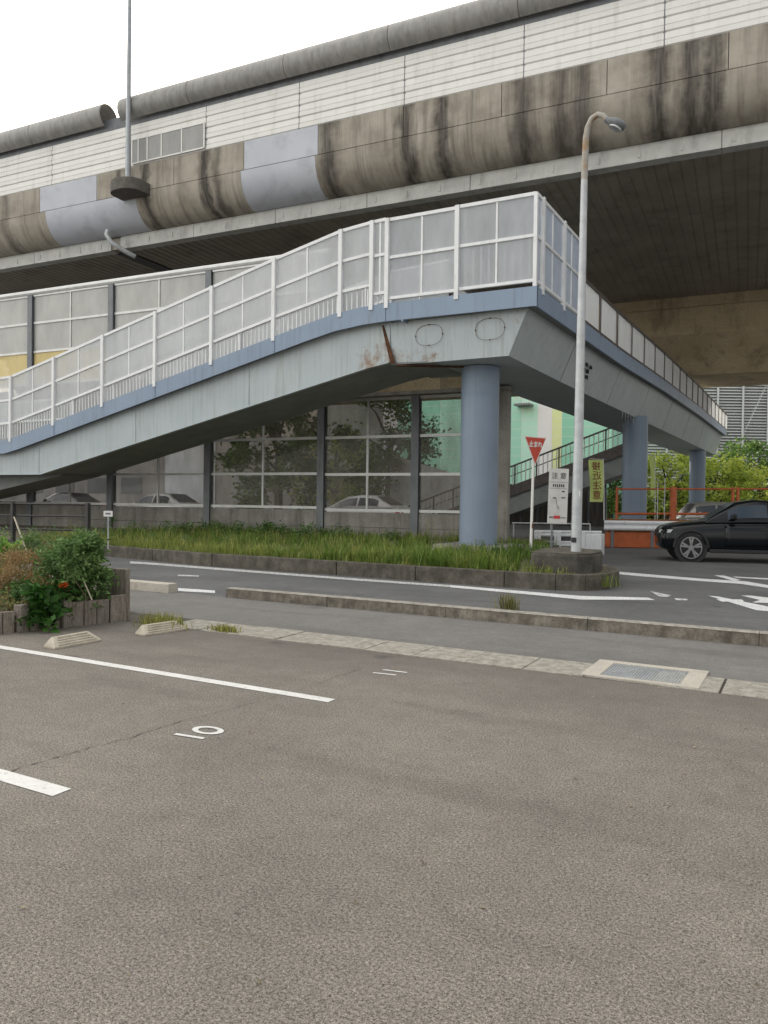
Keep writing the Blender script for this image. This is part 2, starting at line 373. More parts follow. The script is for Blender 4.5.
# ------------------------------------------------------------------ text
def text(s, size, m, parent, mtx, name='lettering', extrude=.002, mirror=False, space=1.0, bold=0.0):
    cu = bpy.data.curves.new('t', 'FONT'); cu.body = s; cu.size = size; cu.extrude = extrude; cu.offset = bold
    cu.align_x = 'CENTER'; cu.align_y = 'CENTER'; cu.space_line = space
    o = bpy.data.objects.new('t', cu); COL.objects.link(o)
    bpy.context.view_layer.update()
    me = bpy.data.meshes.new_from_object(o.evaluated_get(bpy.context.evaluated_depsgraph_get()))
    bpy.data.objects.remove(o)
    if mirror: mtx = mtx @ Matrix.Scale(-1, 4, (1, 0, 0))
    me.transform(mtx); me.materials.clear(); me.materials.append(m); me.name = name
    t = bpy.data.objects.new(name, me); COL.objects.link(t)
    if parent is not None: t.parent = parent
    return t
UP = Matrix.Rotation(R(90), 4, 'X')        # text upright, facing -Y
def face(x, y, z, rz=0): return Matrix.Translation((x, y, z)) @ Matrix.Rotation(rz, 4, 'Z') @ UP

# ------------------------------------------------------------------ ground
def flat(pts, z): return MB().add([(p[0], p[1], z) for p in pts], [tuple(range(len(pts)))])
struct('ground', flat([(-900, -900), (900, -900), (900, 900), (-900, 900)], -.012), M['road'], recalc=False)
struct('parking_lot', flat([(-30, -30), (30, -30), (30, 7.28), (-30, 7.28)], .0), M['lot'], recalc=False)
struct('side_lane', flat([(-40, 7.93), (40, 7.93), (40, 10.0), (-40, 10.0)], -.004), M['lane'], recalc=False)
# gutter blocks set flush between lot and lane
mb = MB(); a = -7.2; i = 0
while a < 12:
    w_ = .6*(1+.02*random.uniform(-1, 1))
    if not (-2.02 < a+w_/2 < -.95):
        gp = random.choice((.004, .006, .008, .02)); mb.box(a+gp, a+w_-.004, 7.28+random.uniform(-.008, .008), 7.90+random.uniform(-.008, .008), -.1, .008+random.uniform(-.004, .004))
    a += w_; i += 1
struct('gutter', mb, M['gutter'])
struct('gutter_bed', flat([(-30, 7.2), (30, 7.2), (30, 7.95), (-30, 7.95)], -.008), M['kerbold'], recalc=False)
# kerb between the lane and the road
def kerb_row(a0, a1, b0, b1, h, step=.6, tilt=0):
    mb = MB(); a = a0
    while a < a1-.1:
        e = min(a+step, a1); j = .008*sin(a*7.7)
        mb.ext([(a+.004, b0+j, tilt-.1 if not tilt else tilt+.0005), (a+.004, b0+.006+j, h-.008), (a+.004, b0+.02+j, h), (a+.004, b1+j, h), (a+.004, b1+j, tilt-.1 if not tilt else tilt+.0005)], (e-a-.008, 0, 0))
        a = e
    return mb
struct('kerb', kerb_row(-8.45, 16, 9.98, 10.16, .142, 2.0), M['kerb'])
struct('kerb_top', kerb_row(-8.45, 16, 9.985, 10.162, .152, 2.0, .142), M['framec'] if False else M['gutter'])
struct('kerb', kerb_row(-16, -9.62, 9.85, 10.06, .15, .8), M['framec'])
# raised island with a high kerb
FR = [(-40, 15.6), (-17.3, 15.1), (-12.6, 14.35), (-9, 14.3), (-5.1, 14.2), (-4.1, 14.25), (-3.6, 14.5), (-3.3, 15.0), (-3.25, 15.8), (-3.6, 16.9), (-5.1, 18.8), (-6.5, 20.8), (-6.8, 24.0)]
def fr_b(a):
    for (x0, y0), (x1, y1) in zip(FR[:9], FR[1:9]):
        if x0 <= a <= x1: return y0+(y1-y0)*(a-x0)/(x1-x0)
    return 15.0
KH = .29
mb = MB()
inner = []
for i, (x, y) in enumerate(FR):
    x0, y0 = FR[max(i-1, 0)]; x1, y1 = FR[min(i+1, len(FR)-1)]
    d = Vector((x1-x0, y1-y0)).normalized(); inner.append((x-d.y*.2, y+d.x*.2))
for i in range(len(FR)-1):
    (x0, y0), (x1, y1), (u0, v0), (u1, v1) = FR[i], FR[i+1], inner[i], inner[i+1]
    n = max(1, int(hypot(x1-x0, y1-y0)/1.9))
    for k in range(n):
        s0, s1 = (k+.004)/n, (k+.996)/n
        l = lambda p, q, s: (p[0]+(q[0]-p[0])*s, p[1]+(q[1]-p[1])*s)
        p, q, r, t = l((x0,y0),(x1,y1),s0), l((x0,y0),(x1,y1),s1), l((u0,v0),(u1,v1),s1), l((u0,v0),(u1,v1),s0)
        mb.ext([(*p, -.1), (*q, -.1), (*r, -.1), (*t, -.1)], (0, 0, .1+KH+random.uniform(-.006, .006)))
struct('island_kerb', mb, M['kerbold'], bevel=.015)
def gz(a, b):
    f = fr_b(a)+.2; return KH-.03+(.5-KH)*max(0, min(1, (b-f)/(24-f)))
mb = MB(); mb.v = [(x, y, gz(x, y)) for x, y in inner]+[(-40, 24.0, .47)]; mb.f = [tuple(range(len(mb.v)))]
struct('island_ground', mb, M['earth'])
# painted lines of the parking lot
def line(name, p, q, w, z, m, ends=None):
    p, q = Vector(p[:2]), Vector(q[:2]); d = (q-p).normalized(); n = Vector((-d.y, d.x))*w/2
    return struct(name, flat([p-n, q-n, q+n, p+n], z), m, recalc=False)
p = G(333, 700.5); line('parking_line', (p.x-8, p.y+.0), (p.x, p.y-.02), .115, .004, M['lotpaint'])
p = G(62, 793); line('parking_line', (p.x-8, p.y+.02), (p.x, p.y), .125, .004, M['lotpaint'])
def digits(s, px, py, size, sy=1.0):
    p = G(px, py)
    t = text(s, size, M['lotpaint'], None, Matrix.Translation((p.x, p.y, .005)) @ Matrix.Rotation(R(90), 4, 'Z') @ Matrix.Scale(sy, 4, (0, 1, 0)), 'stall_number', extrude=0)
    tag(t, kind='structure'); return t
def numeral_stroke(pts, w):
    mb = MB()
    for p, q in zip(pts, pts[1:]):
        p, q = Vector(p), Vector(q); d = (q-p).normalized(); n = Vector((-d.y, d.x))*w/2; k = len(mb.v)
        mb.add([(*(p-n), .005), (*(q-n), .005), (*(q+n), .005), (*(p+n), .005)], [(0, 1, 2, 3)])
    return mb
p0, p1 = G(175, 734.5), G(204, 739)
struct('stall_number', numeral_stroke([p0.xy, p1.xy], .035), M['lotpaint'], recalc=False)
c = (G(192, 729)+G(224, 732.5))/2; hl = .5*(G(192, 729)-G(224, 732.5)).length
mb = MB(); nn = 28
for k in range(nn):
    t = 2*pi*k/nn; mb.v += [(c.x+cos(t)*hl, c.y+sin(t)*.085, .005), (c.x+cos(t)*(hl-.05), c.y+sin(t)*.052, .005)]
mb.f = [(2*k, 2*((k+1)%nn), 2*((k+1)%nn)+1, 2*k+1) for k in range(nn)]
struct('stall_number', mb, M['lotpaint'], recalc=False)
for p, q in (((373, 673), (396, 675.5)), ((383, 670), (407, 673))):
    struct('stall_number', numeral_stroke([G(*p).xy, G(*q).xy], .032), M['lotpaint'], recalc=False)
# old seam between two layers of asphalt
pts = [G(x, y) for x, y in ((0, 775), (40, 762), (90, 748), (130, 738), (165, 726), (210, 714), (250, 704), (300, 690), (372, 664))]
mb = MB(); nv = []
for i in range(len(pts)-1):
    for k in range(8):
        q = pts[i].lerp(pts[i+1], k/8); wv = random.uniform(.003, .010)*(1 if i < 6 else .6); off = random.uniform(-.012, .012)
        nv += [(q.x+off-wv*.5, q.y-wv, .0035), (q.x+off+wv*.5, q.y+wv, .0035)]
mb.v = nv; mb.f = [(2*k, 2*k+1, 2*k+3, 2*k+2) for k in range(len(nv)//2-1)]
struct('asphalt_seam', mb, mat('seam_tar', (.07, .06, .05), (.14, .125, .11), 12, .9), recalc=False)
# road markings, each a sheet of paint
def mark(pix, m='roadpaint', z=-.006):
    return struct('road_marking', flat([G(x, y, z).xy for x, y in pix], z), M[m], recalc=False)
mark([(130, 561.3), (143, 562), (256, 570.8), (350, 578), (450, 585), (450, 587), (350, 580), (256, 572.8), (143, 564), (130, 563.3)], 'wornpaint')
mark([(450, 585), (540, 592.5), (580, 595.8), (648, 597.6), (655, 600), (580, 599.5), (540, 595.5), (450, 587.2)])
mark([(178, 588), (215, 590.5), (215, 593), (178, 591)])
mark([(178, 574.6), (199, 575.4), (199, 576.6), (178, 576)], 'wornpaint')
mark([(613, 571.2), (640, 573.5), (700, 578.5), (745, 581.2), (768, 585), (800, 590), (800, 594), (768, 587.8), (740, 583.8), (700, 581), (640, 576.2), (613, 573.6)])
mark([(714, 575.2), (724, 575.5), (741, 580), (734, 581)], z=-.005)
mark([(733, 576.5), (768, 578.2), (800, 579.8), (800, 581.4), (768, 579.6), (736, 577.6)], z=-.0045)
mark([(708, 595.6), (718, 596.4), (768, 606.5), (800, 611), (800, 614), (756, 610)])
mark([(716, 599.2), (742, 599.4), (744, 601.4), (722, 601.6)], z=-.005)
mark([(741, 595.4), (750, 595.4), (768, 597.6), (800, 600), (800, 604), (752, 602.4), (760, 600)], z=-.0055)
mark([(650, 591), (660, 593), (671, 595.2), (668, 597), (659, 596.4)], 'wornpaint')
mark([(674, 598), (688, 599), (687, 600.4), (676, 600)], 'wornpaint')

# drain grate
p0, p1 = -1.86, -.78
t = thing('drain_grate', 'steel drain grating in a pale concrete frame, set in the gutter', 'drain grate', (p0, 7.34, 0))
L_, W_ = 1.06, .80
mb = MB(); mb.box(0, L_, 0, .07, -.08, .014).box(0, L_, W_-.11, W_, -.08, .014).box(0, .17, .07, W_-.11, -.08, .014).box(L_-.17, L_, .07, W_-.11, -.08, .014)
mb.build('frame', M['framec'], t, bevel=.006)
mb = MB()
k = .18
while k < L_-.18: mb.box(k, k+.007, .08, W_-.12, -.03, .012); k += .026
k = .09
while k < W_-.13: mb.box(.175, L_-.175, k, k+.009, -.028, .0105); k += .042
mb.build('grating', M['galv'], t)
MB().box(.17, L_-.17, .07, W_-.11, -.079, -.07).build('pit', M['black'], t)

# wheel stops
def wheel_stop(label, pix):
    p = G(*pix[0]); q = G(*pix[1]); m_ = (p+q)/2; d = q-p; rz = atan2(d.y, d.x)
    t = thing('wheel_stop', label, 'wheel stop', m_, rz, 'wheel stops at the ends of the parking bays')
    hl = .31
    mb = MB(); b_ = [(-hl, 0, 0), (hl, 0, 0), (hl, .19, 0), (-hl, .19, 0)]; lip = [(-hl, 0, .022), (hl, 0, .022), (hl, .19, .022), (-hl, .19, .022)]
    tp_ = [(-hl+.075, .125, .112), (hl-.075, .125, .112), (hl-.075, .165, .112), (-hl+.075, .165, .112)]
    mb.v = b_+lip+tp_; mb.f = [(0, 3, 2, 1), (8, 9, 10, 11)]
    for o_ in (0, 4):
        for k in range(4): mb.f.append((o_+k, o_+(k+1)%4, o_+4+(k+1)%4, o_+4+k))
    mb.build('block', M['stop'], t, bevel=.005)
    mb = MB()
    for f in (.14, .38, .62, .86):
        y, z = .125*f, .022+.09*f; e = hl-.02-.075*f
        mb.bar((-e+.03, y, z+.004), (e-.03, y, z+.004), .012, .010)
    mb.build('tread_ribs', M['stop'], t)
    return t
wheel_stop('worn concrete wheel stop, the one nearer the painted parking line', ((60, 649), (97, 642)))
wheel_stop('worn concrete wheel stop with weeds growing just behind it', ((148, 636), (184, 630.5)))

random.seed(31)
mb = MB()
for _ in range(420):
    if random.random() < .6: x, y = random.uniform(-7, 7), 7.28-abs(random.gauss(0, .35))
    else: x, y = random.uniform(-6, 6), random.uniform(1.8, 7.2)
    s_ = random.uniform(.006, .02); a = random.uniform(0, 3.14); k = len(mb.v); z = .004+random.uniform(0, .004)
    for q in range(4):
        t_ = a+q*pi/2; e = s_*(1 if q % 2 else .5); mb.v.append((x+cos(t_)*e, y+sin(t_)*e, z+random.uniform(0, .008)))
    mb.f.append((k, k+1, k+2, k+3))
tag(mb.build('leaf_litter', mat('litter', (.10, .075, .045), (.34, .28, .18), 30, .9, lo=.4, hi=.6), recalc=False), kind='stuff')
# ------------------------------------------------------------------ vegetation
def leaf_cloud(mb, clumps, n, size, flat_=.5, aspect=.55, tip=False):
    for _ in range(n):
        cx, cy, cz, r = random.choice(clumps)
        p = Vector((random.gauss(cx, r*.5), random.gauss(cy, r*.5), random.gauss(cz, r*.42)))
        d = Vector((random.gauss(0, 1), random.gauss(0, 1), random.gauss(0, flat_))).normalized()
        e = d.orthogonal(); e.rotate(Matrix.Rotation(random.uniform(0, 6.28), 3, d)); e.normalize()
        s = size*random.uniform(.6, 1.4); d = d*s; e = e*s*aspect*.5
        k = len(mb.v)
        mb.v += [tuple(p), tuple(p+d*.5+e), tuple(p+d), tuple(p+d*.5-e)]; mb.f.append((k, k+1, k+2, k+3))
def blades(mb, n, where, h0, h1, w=.012, lean=.45):
    for _ in range(n):
        p = where()
        if p is None: continue
        h = random.uniform(h0, h1)*(p[3] if len(p) > 3 else 1); a = random.uniform(0, 6.28); l = random.uniform(.05, lean)*h
        dx, dy = cos(a), sin(a); wx, wy = -dy*w*.5, dx*w*.5
        x, y, z = p[:3]; k = len(mb.v)
        mb.v += [(x-wx, y-wy, z), (x+wx, y+wy, z), (x+dx*l*.4+wx*.8, y+dy*l*.4+wy*.8, z+h*.6), (x+dx*l*.4-wx*.8, y+dy*l*.4-wy*.8, z+h*.6), (x+dx*l, y+dy*l, z+h)]
        mb.f += [(k, k+1, k+2, k+3), (k+3, k+2, k+4)]
def clump_field(x, y): return .5+.5*sin(x*1.9+1.3*sin(y*1.1))*cos(y*1.7+.8*sin(x*.9))
def wh_front():
    a = random.uniform(-21, -3.7); b = fr_b(a)+.16+abs(random.gauss(0, 1.0))
    if a > -5.6 and b > 14.6: return None
    return (a, b, gz(a, b), .6+.7*clump_field(a, b))
def wh_rear():
    a = random.uniform(-21, -6.2); b = random.uniform(fr_b(a)+1.2, 21.9)
    if abs(a+7.85) < 1.5 and 17.0 < b < 20.6: return None
    return (a, b, gz(a, b), .55+.75*clump_field(a*.8+3, b))
def arc_blade(mb, x, y, z, h, a, l, w):
    dx, dy = cos(a), sin(a); wx, wy = -dy*w*.5, dx*w*.5; k = len(mb.v)
    for f, g, e in ((0, 0, 1), (.25, .45, .9), (.6, .82, .6)):
        mb.v += [(x+dx*l*f-wx*e, y+dy*l*f-wy*e, z+h*g), (x+dx*l*f+wx*e, y+dy*l*f+wy*e, z+h*g)]
    mb.v.append((x+dx*l, y+dy*l, z+h*random.uniform(.75, 1)))
    mb.f += [(k, k+1, k+3, k+2), (k+2, k+3, k+5, k+4), (k+4, k+5, k+6)]
def clumps(mb, n, where, per, h0, h1, spread, w, lean):
    for _ in range(n):
        p = where()
        if p is None: continue
        hc = random.uniform(h0, h1)*(h0+h1)*.5/((h0+h1)*.5)*p[3]; a0 = random.uniform(0, 6.28)
        for _ in range(per):
            h = hc*random.uniform(.45, 1.1); r_ = abs(random.gauss(0, spread)); a = random.uniform(0, 6.28)
            x, y = p[0]+cos(a)*r_, p[1]+sin(a)*r_
            if y < fr_b(min(x, -3.2))+.12: continue
            arc_blade(mb, x, y, p[2], h, random.gauss(a0, 1.2), h*random.uniform(.1, lean), w*random.uniform(.7, 1.4))
def wh_lush():
    a = random.gauss(-7.2, 1.9); b = fr_b(max(-12, min(-4.3, a)))+.2+random.uniform(0, 1)**1.5*3.4
    if a > -4.8 and b > 14.5 or a > -4.4: return None
    if abs(a+7.85) < 1.5 and 17.0 < b < 20.6: return None
    return (a, b, gz(a, b), 1)
mb = MB(); clumps(mb, 720, wh_front, 20, .07, .30, .16, .014, .9); tag(mb.build('grass', M['grass'], recalc=False), kind='stuff')
mb = MB(); clumps(mb, 640, wh_rear, 17, .12, .40, .17, .018, .8); clumps(mb, 260, wh_lush, 26, .16, .52, .14, .016, 1.0)
tag(mb.build('tall_grass', M['grassdark'], recalc=False), kind='stuff')
mb = MB(); clumps(mb, 330, wh_front, 7, .18, .50, .1, .010, .7); clumps(mb, 240, wh_rear, 6, .25, .6, .12, .011, .6)
tag(mb.build('dry_grass', M['grasspale'], recalc=False), kind='stuff')
mb = MB(); leaf_cloud(mb, [(random.gauss(-15, 3.2), random.uniform(19.6, 21.3), random.uniform(.45, .75), .2) for _ in range(45)], 2600, .10, .5, .45)
leaf_cloud(mb, [(random.uniform(-22, -13), random.uniform(16, 19), random.uniform(.38, .6), .2) for _ in range(40)], 1400, .09, .6, .35)
tag(mb.build('weeds', M['bush'], recalc=False), kind='stuff')

def tuft(label, px, py, rx, ry, n, h, m, name='grass_tuft', z=0.0):
    p = G(px, py, z)
    t = thing(name, label, 'weed', p)
    mb = MB(); blades(mb, n, lambda: (random.gauss(0, rx), random.gauss(0, ry), 0), h*.45, h, .012, .8)
    mb.build('blades', M[m], t, recalc=False); return t
tuft('straggly pale grass tuft behind the second wheel stop', 163, 628, .17, .07, 330, .22, 'grasspale')
tuft('low pale grass tuft on the edge of the gutter, beyond the wheel stops', 224, 631.5, .10, .04, 170, .10, 'grasspale')
tuft('small brown and green weed sprouting at the road side of the kerb', 508, 609, .09, .05, 130, .30, 'pale')
tuft('tiny dry weed growing from a joint in the kerb', 308, 603, .08, .03, 60, .12, 'grasspale')
for lab, px, py in (('green weed hanging over the island kerb below the block wall', 597, 586),
                    ('green weed hanging over the island kerb, beside the tall grass', 565, 584),
                    ('sparse weed at the foot of the island kerb near its bare end', 148, 556)):
    tuft(lab, px, py, .2, .06, 130, .3, 'grass', z=.05)

# planter bed with moulded plank concrete
t = thing('planter', 'low planter bed edged with brown plank-pattern concrete posts', 'planter', (-7.9, 7.35, 0))
def board(x0, y0, x1, y1, z1, name='edging_board', th=.06):
    mb = MB(); mb.sheet((x0, y0, 0), (x1, y1, 0), -.05, z1, -.05, z1, th)
    n = int(hypot(x1-x0, y1-y0)/.13)
    o = mb.build(name, M['plankc'], t, world=True, bevel=.008)
    g = MB()
    d = Vector((x1-x0, y1-y0, 0)); dn = d.normalized(); nn_ = Vector((dn.y, -dn.x, 0))
    for k in range(1, n):
        p = Vector((x0, y0, 0))+d*(k/n)+nn_*(th/2+.001)
        g.bar(p+Vector((0, 0, 0)), p+Vector((0, 0, z1-.01)), .008, .006)
    if n > 1: g.build('plank_grooves', mat('groove', (.05, .04, .03), rough=.9) if 'groove' not in bpy.data.materials else bpy.data.materials['groove'], o, world=True)
E0 = Vector((-7.93, 7.34)); E1 = Vector((-8.40, 5.77)); ed = (E1-E0).normalized()
def ep(s): return E0+ed*s
segs = [(0, .28, .345), (.29, .80, .30), (.92, 1.10, .02), (1.22, 1.75, .27), (1.77, 3.2, .26)]
for s0, s1, z in ((.0, .22, .35), (.24, .74, .31), (.88, 1.24, .14), (1.42, 2.1, .26), (2.2, 3.4, .25)):
    q0, q1 = ep(s1), ep(s0); board(q0.x, q0.y, q1.x, q1.y, z)
for s, z in ((.81, .34), (1.33, .33), (2.15, .30)):
    q = ep(s); MB().box(q.x-.07, q.x+.06, q.y-.06, q.y+.06, -.05, z).build('edging_post', M['plankc'], t, world=True, bevel=.01)
board(-9.9, 7.42, -8.60, 7.42, .36); 
MB().ext([(-8.56, 7.39, -.05), (-7.97, 7.39, -.05), (-7.97, 7.46, -.05), (-8.56, 7.46, -.05)], (0, 0, .73)).build('tall_slab', M['plankc'], t, world=True, bevel=.012)
mb = MB(); mb.ext([(-7.95, 7.38, .02), (-8.38, 5.8, .02), (-8.9, 4.2, .02), (-13, 4.2, .02), (-13, 7.38, .02)], (0, 0, .18)); mb.build('soil', M['soil'], t, world=True)

def plant(name, label, loc, clumps, n, size, m, stems=6, sh=.5, aspect=.5, flat_=.5, stalkm='stalk', cat='plant', sr=.006):
    t = thing(name, label, cat, loc)
    mb = MB(); leaf_cloud(mb, clumps, n, size, flat_, aspect); mb.build('foliage', M[m], t, recalc=False)
    mb = MB()
    for _ in range(stems):
        c = random.choice(clumps); b = Vector((random.gauss(0, .12), random.gauss(0, .12), 0))
        mb.tube([b, Vector((c[0]*.5+b.x*.5, c[1]*.5+b.y*.5, c[2]*.5)), Vector(c[:3])], [sr, sr*.8, sr*.5], 5)
    mb.build('stems', M[stalkm], t); return t
def rclumps(n, rx, ry, z0, z1, r): return [(random.gauss(0, rx), random.gauss(0, ry), random.uniform(z0, z1), r*random.uniform(.7, 1.2)) for _ in range(n)]
b_ = PD(83, 600, 10.0)
random.seed(3)
cl = [(x, y, z, r) for x, y, z, r in rclumps(38, .145, .2, .12, .88, .13)]
plant('bushy_plant', 'dense green bushy plant beside the tall planter slab', (*PD(80, 600, 10.0).xy, .2), cl, 7000, .075, 'bush', 12, aspect=.34, flat_=.7)
plant('feathery_plant', 'reddish brown feathery dried plant at the back of the planter', (*PD(27, 600, 10.15).xy, .2), rclumps(40, .27, .27, .1, .72, .14), 9000, .06, 'dry', 20, aspect=.16, flat_=1.5)
plant('feathery_plant', 'pale green feathery plant with thin leaves in mid bed', (*PD(48, 590, 10.7).xy, .2), rclumps(34, .42, .25, .15, .9, .16), 5200, .065, 'bush', 14, aspect=.25, flat_=1.2)
t = plant('broadleaf_plant', 'dark broad-leaved plant with an orange flower spilling over the planter edge', (*PD(46, 615, 9.6).xy, .12), rclumps(18, .15, .17, .0, .38, .11), 620, .125, 'broad', 8, aspect=.6, flat_=.4)
mb = MB(); fc = PD(64, 586, 9.55)
for k in range(12):
    a = k*pi/6; d = Vector((cos(a), sin(a)*.6-.4, .35*(k%3))).normalized()*.075; e = d.orthogonal().normalized()*.03; n0 = len(mb.v)
    mb.v += [tuple(fc), tuple(fc+d*.6+e), tuple(fc+d), tuple(fc+d*.6-e)]; mb.f.append((n0, n0+1, n0+2, n0+3))
mb.build('flower', M['flower'], t, world=True, recalc=False)
plant('flowering_plant', 'low straggly plant with tiny pale flowers by the planter edge', (*PD(6, 612, 9.5).xy, .15), rclumps(14, .22, .2, .08, .28, .1), 900, .035, 'pale', 10, aspect=.5)
plant('low_plant', 'dark low foliage filling the shady bed under the brown plant', (*PD(40, 606, 9.9).xy, .15), rclumps(24, .22, .26, .05, .35, .14), 2600, .075, 'bush', 8)
c_ = PD(6, 545, 11.3)
plant('large_leaf_plant', 'bright light green plant with huge round leaves behind the bed', (c_.x-.1, c_.y, .3), [(random.gauss(0, .2), random.gauss(0, .12), random.uniform(.35, .75), .1) for _ in range(8)], 70, .26, 'light', 6, aspect=.85, flat_=.25, sr=.01)
def stick(label, p, q, r, m, name='garden_stake'):
    t = thing(name, label, 'stake', p); MB().tube([(0, 0, 0), Vector(q)-Vector(p)], [r, r*.8], 6).build('cane', M[m], t); return t
stick('pale bamboo cane leaning over the planter plants', PD(30, 560, 10.6), PD(14, 517, 10.9), .012, 'bamboo')
stick('short dry cane leaning under the dense bush', PD(92, 600, 9.75), PD(82, 577, 9.7), .009, 'bamboo')
random.seed(11)

# ------------------------------------------------------------------ elevated highway
KV = .061; VROT = atan(KV); VO = Vector((-16, 28.5, 0))
hw = thing('elevated_highway', 'wide elevated highway viaduct with stained concrete side and white noise panels', 'viaduct', VO, VROT)
def VU(px, py, v=0.0):
    o = VO+Vector((-sin(VROT), cos(VROT), 0))*v
    p = PB(px, py, o.y, KV, o.x); d = p-VO
    return d.x*cos(VROT)+d.y*sin(VROT), p.z
U0, U1, VP = -48.0, 42.0, -1.2
zb0, zb1 = VU(384, 205.5)[1], VU(384, 190)[1]
zj, zc, zp, zt = [VU(384, y, VP)[1] for y in (141, 110, 57, 29)]
print('viaduct z', zb0, zb1, zj, zc, zp, zt, 'left', [VU(0, y, VP)[1] for y in (218, 193, 155, 132)], VU(0, 268)[1], 'right', [VU(768, y, VP)[1] for y in (64, 27)], VU(768, 145)[1])
def useg(pxs, y, v): return [VU(x, y, v)[0] for x in pxs]
def xprism(prof, u0, u1): return MB().ext([(u0, y, z) for y, z in prof], (u1-u0, 0, 0))
stain = [(VU(x, y, VP)[0], w, k) for x, y, w, k in ((5, 230, .35, .6), (145, 215, .3, .9), (205, 180, .35, 1), (216, 210, .3, .7), (327, 160, .5, .9), (406, 130, .38, .9), (440, 130, .38, .95),
         (521, 110, .5, .85), (560, 100, .5, .8), (583, 100, .5, .8), (658, 90, .5, .95), (692, 80, .45, .9), (712, 80, .4, .9), (120, 225, .25, .7), (800, 70, .5, .8))]
M['fascia'] = fascia_mat('stained_concrete', stain)
ub = [U0]+useg((40, 97, 174, 244, 318, 403, 501, 606, 727), 140, VP)
while ub[-1] < U1-3: ub.append(ub[-1]+4.9)
ub.append(U1)
for i in range(len(ub)-1):
    grey = i in (1, 4)
    o = xprism([(VP, zj+.01), (VP, zc), (VP+.4, zc), (VP+.4, zj+.01)], ub[i]+.012, ub[i+1]-.012).build('parapet_panel', M['patch'] if grey else M['fascia'], hw, bevel=.012)
    if grey: o['label'] = 'parapet panel repainted flat pale grey'
xprism([(VP+.06, zj-.2), (VP+.06, zc-.02), (VP+.5, zc-.02), (VP+.5, zj-.2)], U0, U1).build('parapet_core', M['black'], hw)
cx = [U0]+useg((50, 140, 244, 318), 215, VP+.3)+[U1]
def curve_prof(off=0, n=12):
    o = [(VP+off+(1.15-off)*(1-cos(t)), zj-.012-(zj-zb1-.02-off*.3)*sin(t)) for t in [pi/2*k/n for k in range(n+1)]]
    return o
for i in range(len(cx)-1):
    outer = curve_prof(); innerp = [(1.0, zb1+.02), (1.0, zj-.012)]
    grey = i in (1, 3)
    o = xprism(outer+innerp, cx[i]+.006, cx[i+1]-.006).build('curved_panel', M['patch'] if grey else M['fascia'], hw, smooth=True, angle=30)
    if grey: o['label'] = 'curved side panel repainted flat pale grey'
# a lower patch right of the first grey panel
# white edge beam in lengths with an open joint above the drain pipe
ug0, ug1 = VU(112, 240)[0], VU(121, 240)[0]
us = [U0]; 
while us[-1] < ug0-6: us.append(us[-1]+4.6)
us += [ug0, ug1]
while us[-1] < U1-4.6: us.append(us[-1]+4.6)
us.append(U1)
for u0, u1 in zip(us, us[1:]):
    if u0 == ug0: continue
    mb = xprism([(-.06, zb0), (-.06, zb1-.12), (-.02, zb1), (.45, zb1), (.45, zb0)], u0+.01, u1-.01)
    o = mb.build('edge_beam', M['edge'], hw, bevel=.015)
    bm_ = MB(); k = u0+.4
    while k < u1-.3: bm_.box(k-.04, k+.04, -.085, -.058, zb0+.16, zb0+.42); k += 1.45
    bm_.build('cleats', M['edge'], o)
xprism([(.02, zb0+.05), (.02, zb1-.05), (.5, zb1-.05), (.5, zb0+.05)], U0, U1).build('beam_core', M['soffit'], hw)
SW = 20.4
prof = []; k = U0
mb = MB(); n0 = 0
while k < U1:
    for du, dz in ((0, 0), (.33, 0), (.355, .03), (.425, .03)):
        mb.v += [(k+du, .4, zb0+.04+dz), (k+du, SW, zb0+.04+dz)]
    k += .45
mb.f = [(2*i, 2*i+2, 2*i+3, 2*i+1) for i in range(len(mb.v)//2-1)]
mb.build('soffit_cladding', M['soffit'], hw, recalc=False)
# transverse joint in the soffit
mb = MB(); mb.box(U0, U1, .5, SW, zb0+.2, zj-.05); mb.build('deck', M['concrete'], hw)
MB().box(ug0-.05, ug1+.05, .45, SW, zb0-.02, zb0+.035).build('expansion_joint', M['black'], hw)
# noise panels with four horizontal bands
pj = [U0]+useg((-60, 52, 206, 299, 404, 523, 663), 110, VP)
while pj[-1] < U1-6: pj.append(pj[-1]+5.2)
pj.append(U1)
for i in range(len(pj)-1):
    prof = []; hb = (zp-.12-zc)/4
    for b in range(4):
        z = zc+.01+b*hb; prof += [(VP+.05, z), (VP+.0, z+.04), (VP+.0, z+hb*.42), (VP+.035, z+hb*.46), (VP+.012, z+hb*.52), (VP+.03, z+hb*.94)]
    prof += [(VP+.22, zp-.12), (VP+.22, zc+.01)]
    o = xprism(prof, pj[i]+.02, pj[i+1]-.02).build('noise_panel', M['noisew'], hw)
    MB().box(pj[i+1]-.05, pj[i+1]+.05, VP+.03, VP+.3, zc, zp+.1).build('panel_post', M['post'], hw)
u0, u1 = VU(133, 150, VP)[0], VU(205, 130, VP)[0]
f = MB().box(u0, u1, VP-.05, VP+.02, zc+.12, zc+1.22).build('inset_window', panel_mat('dull_pane', (.50, .50, .49), (.62, .62, .61), .96, .3), hw)
mb = MB()
for k in range(6):
    u = u0+(u1-u0)*(0, .09, .22, .42, .7, 1)[k]; mb.box(u-.03, u+.03, VP-.075, VP-.051, zc+.1, zc+1.24)
mb.box(u0, u1, VP-.075, VP-.051, zc+1.2, zc+1.26).box(u0, u1, VP-.075, VP-.051, zc+.08, zc+.14)
mb.build('mullions', M['noisew'], f)
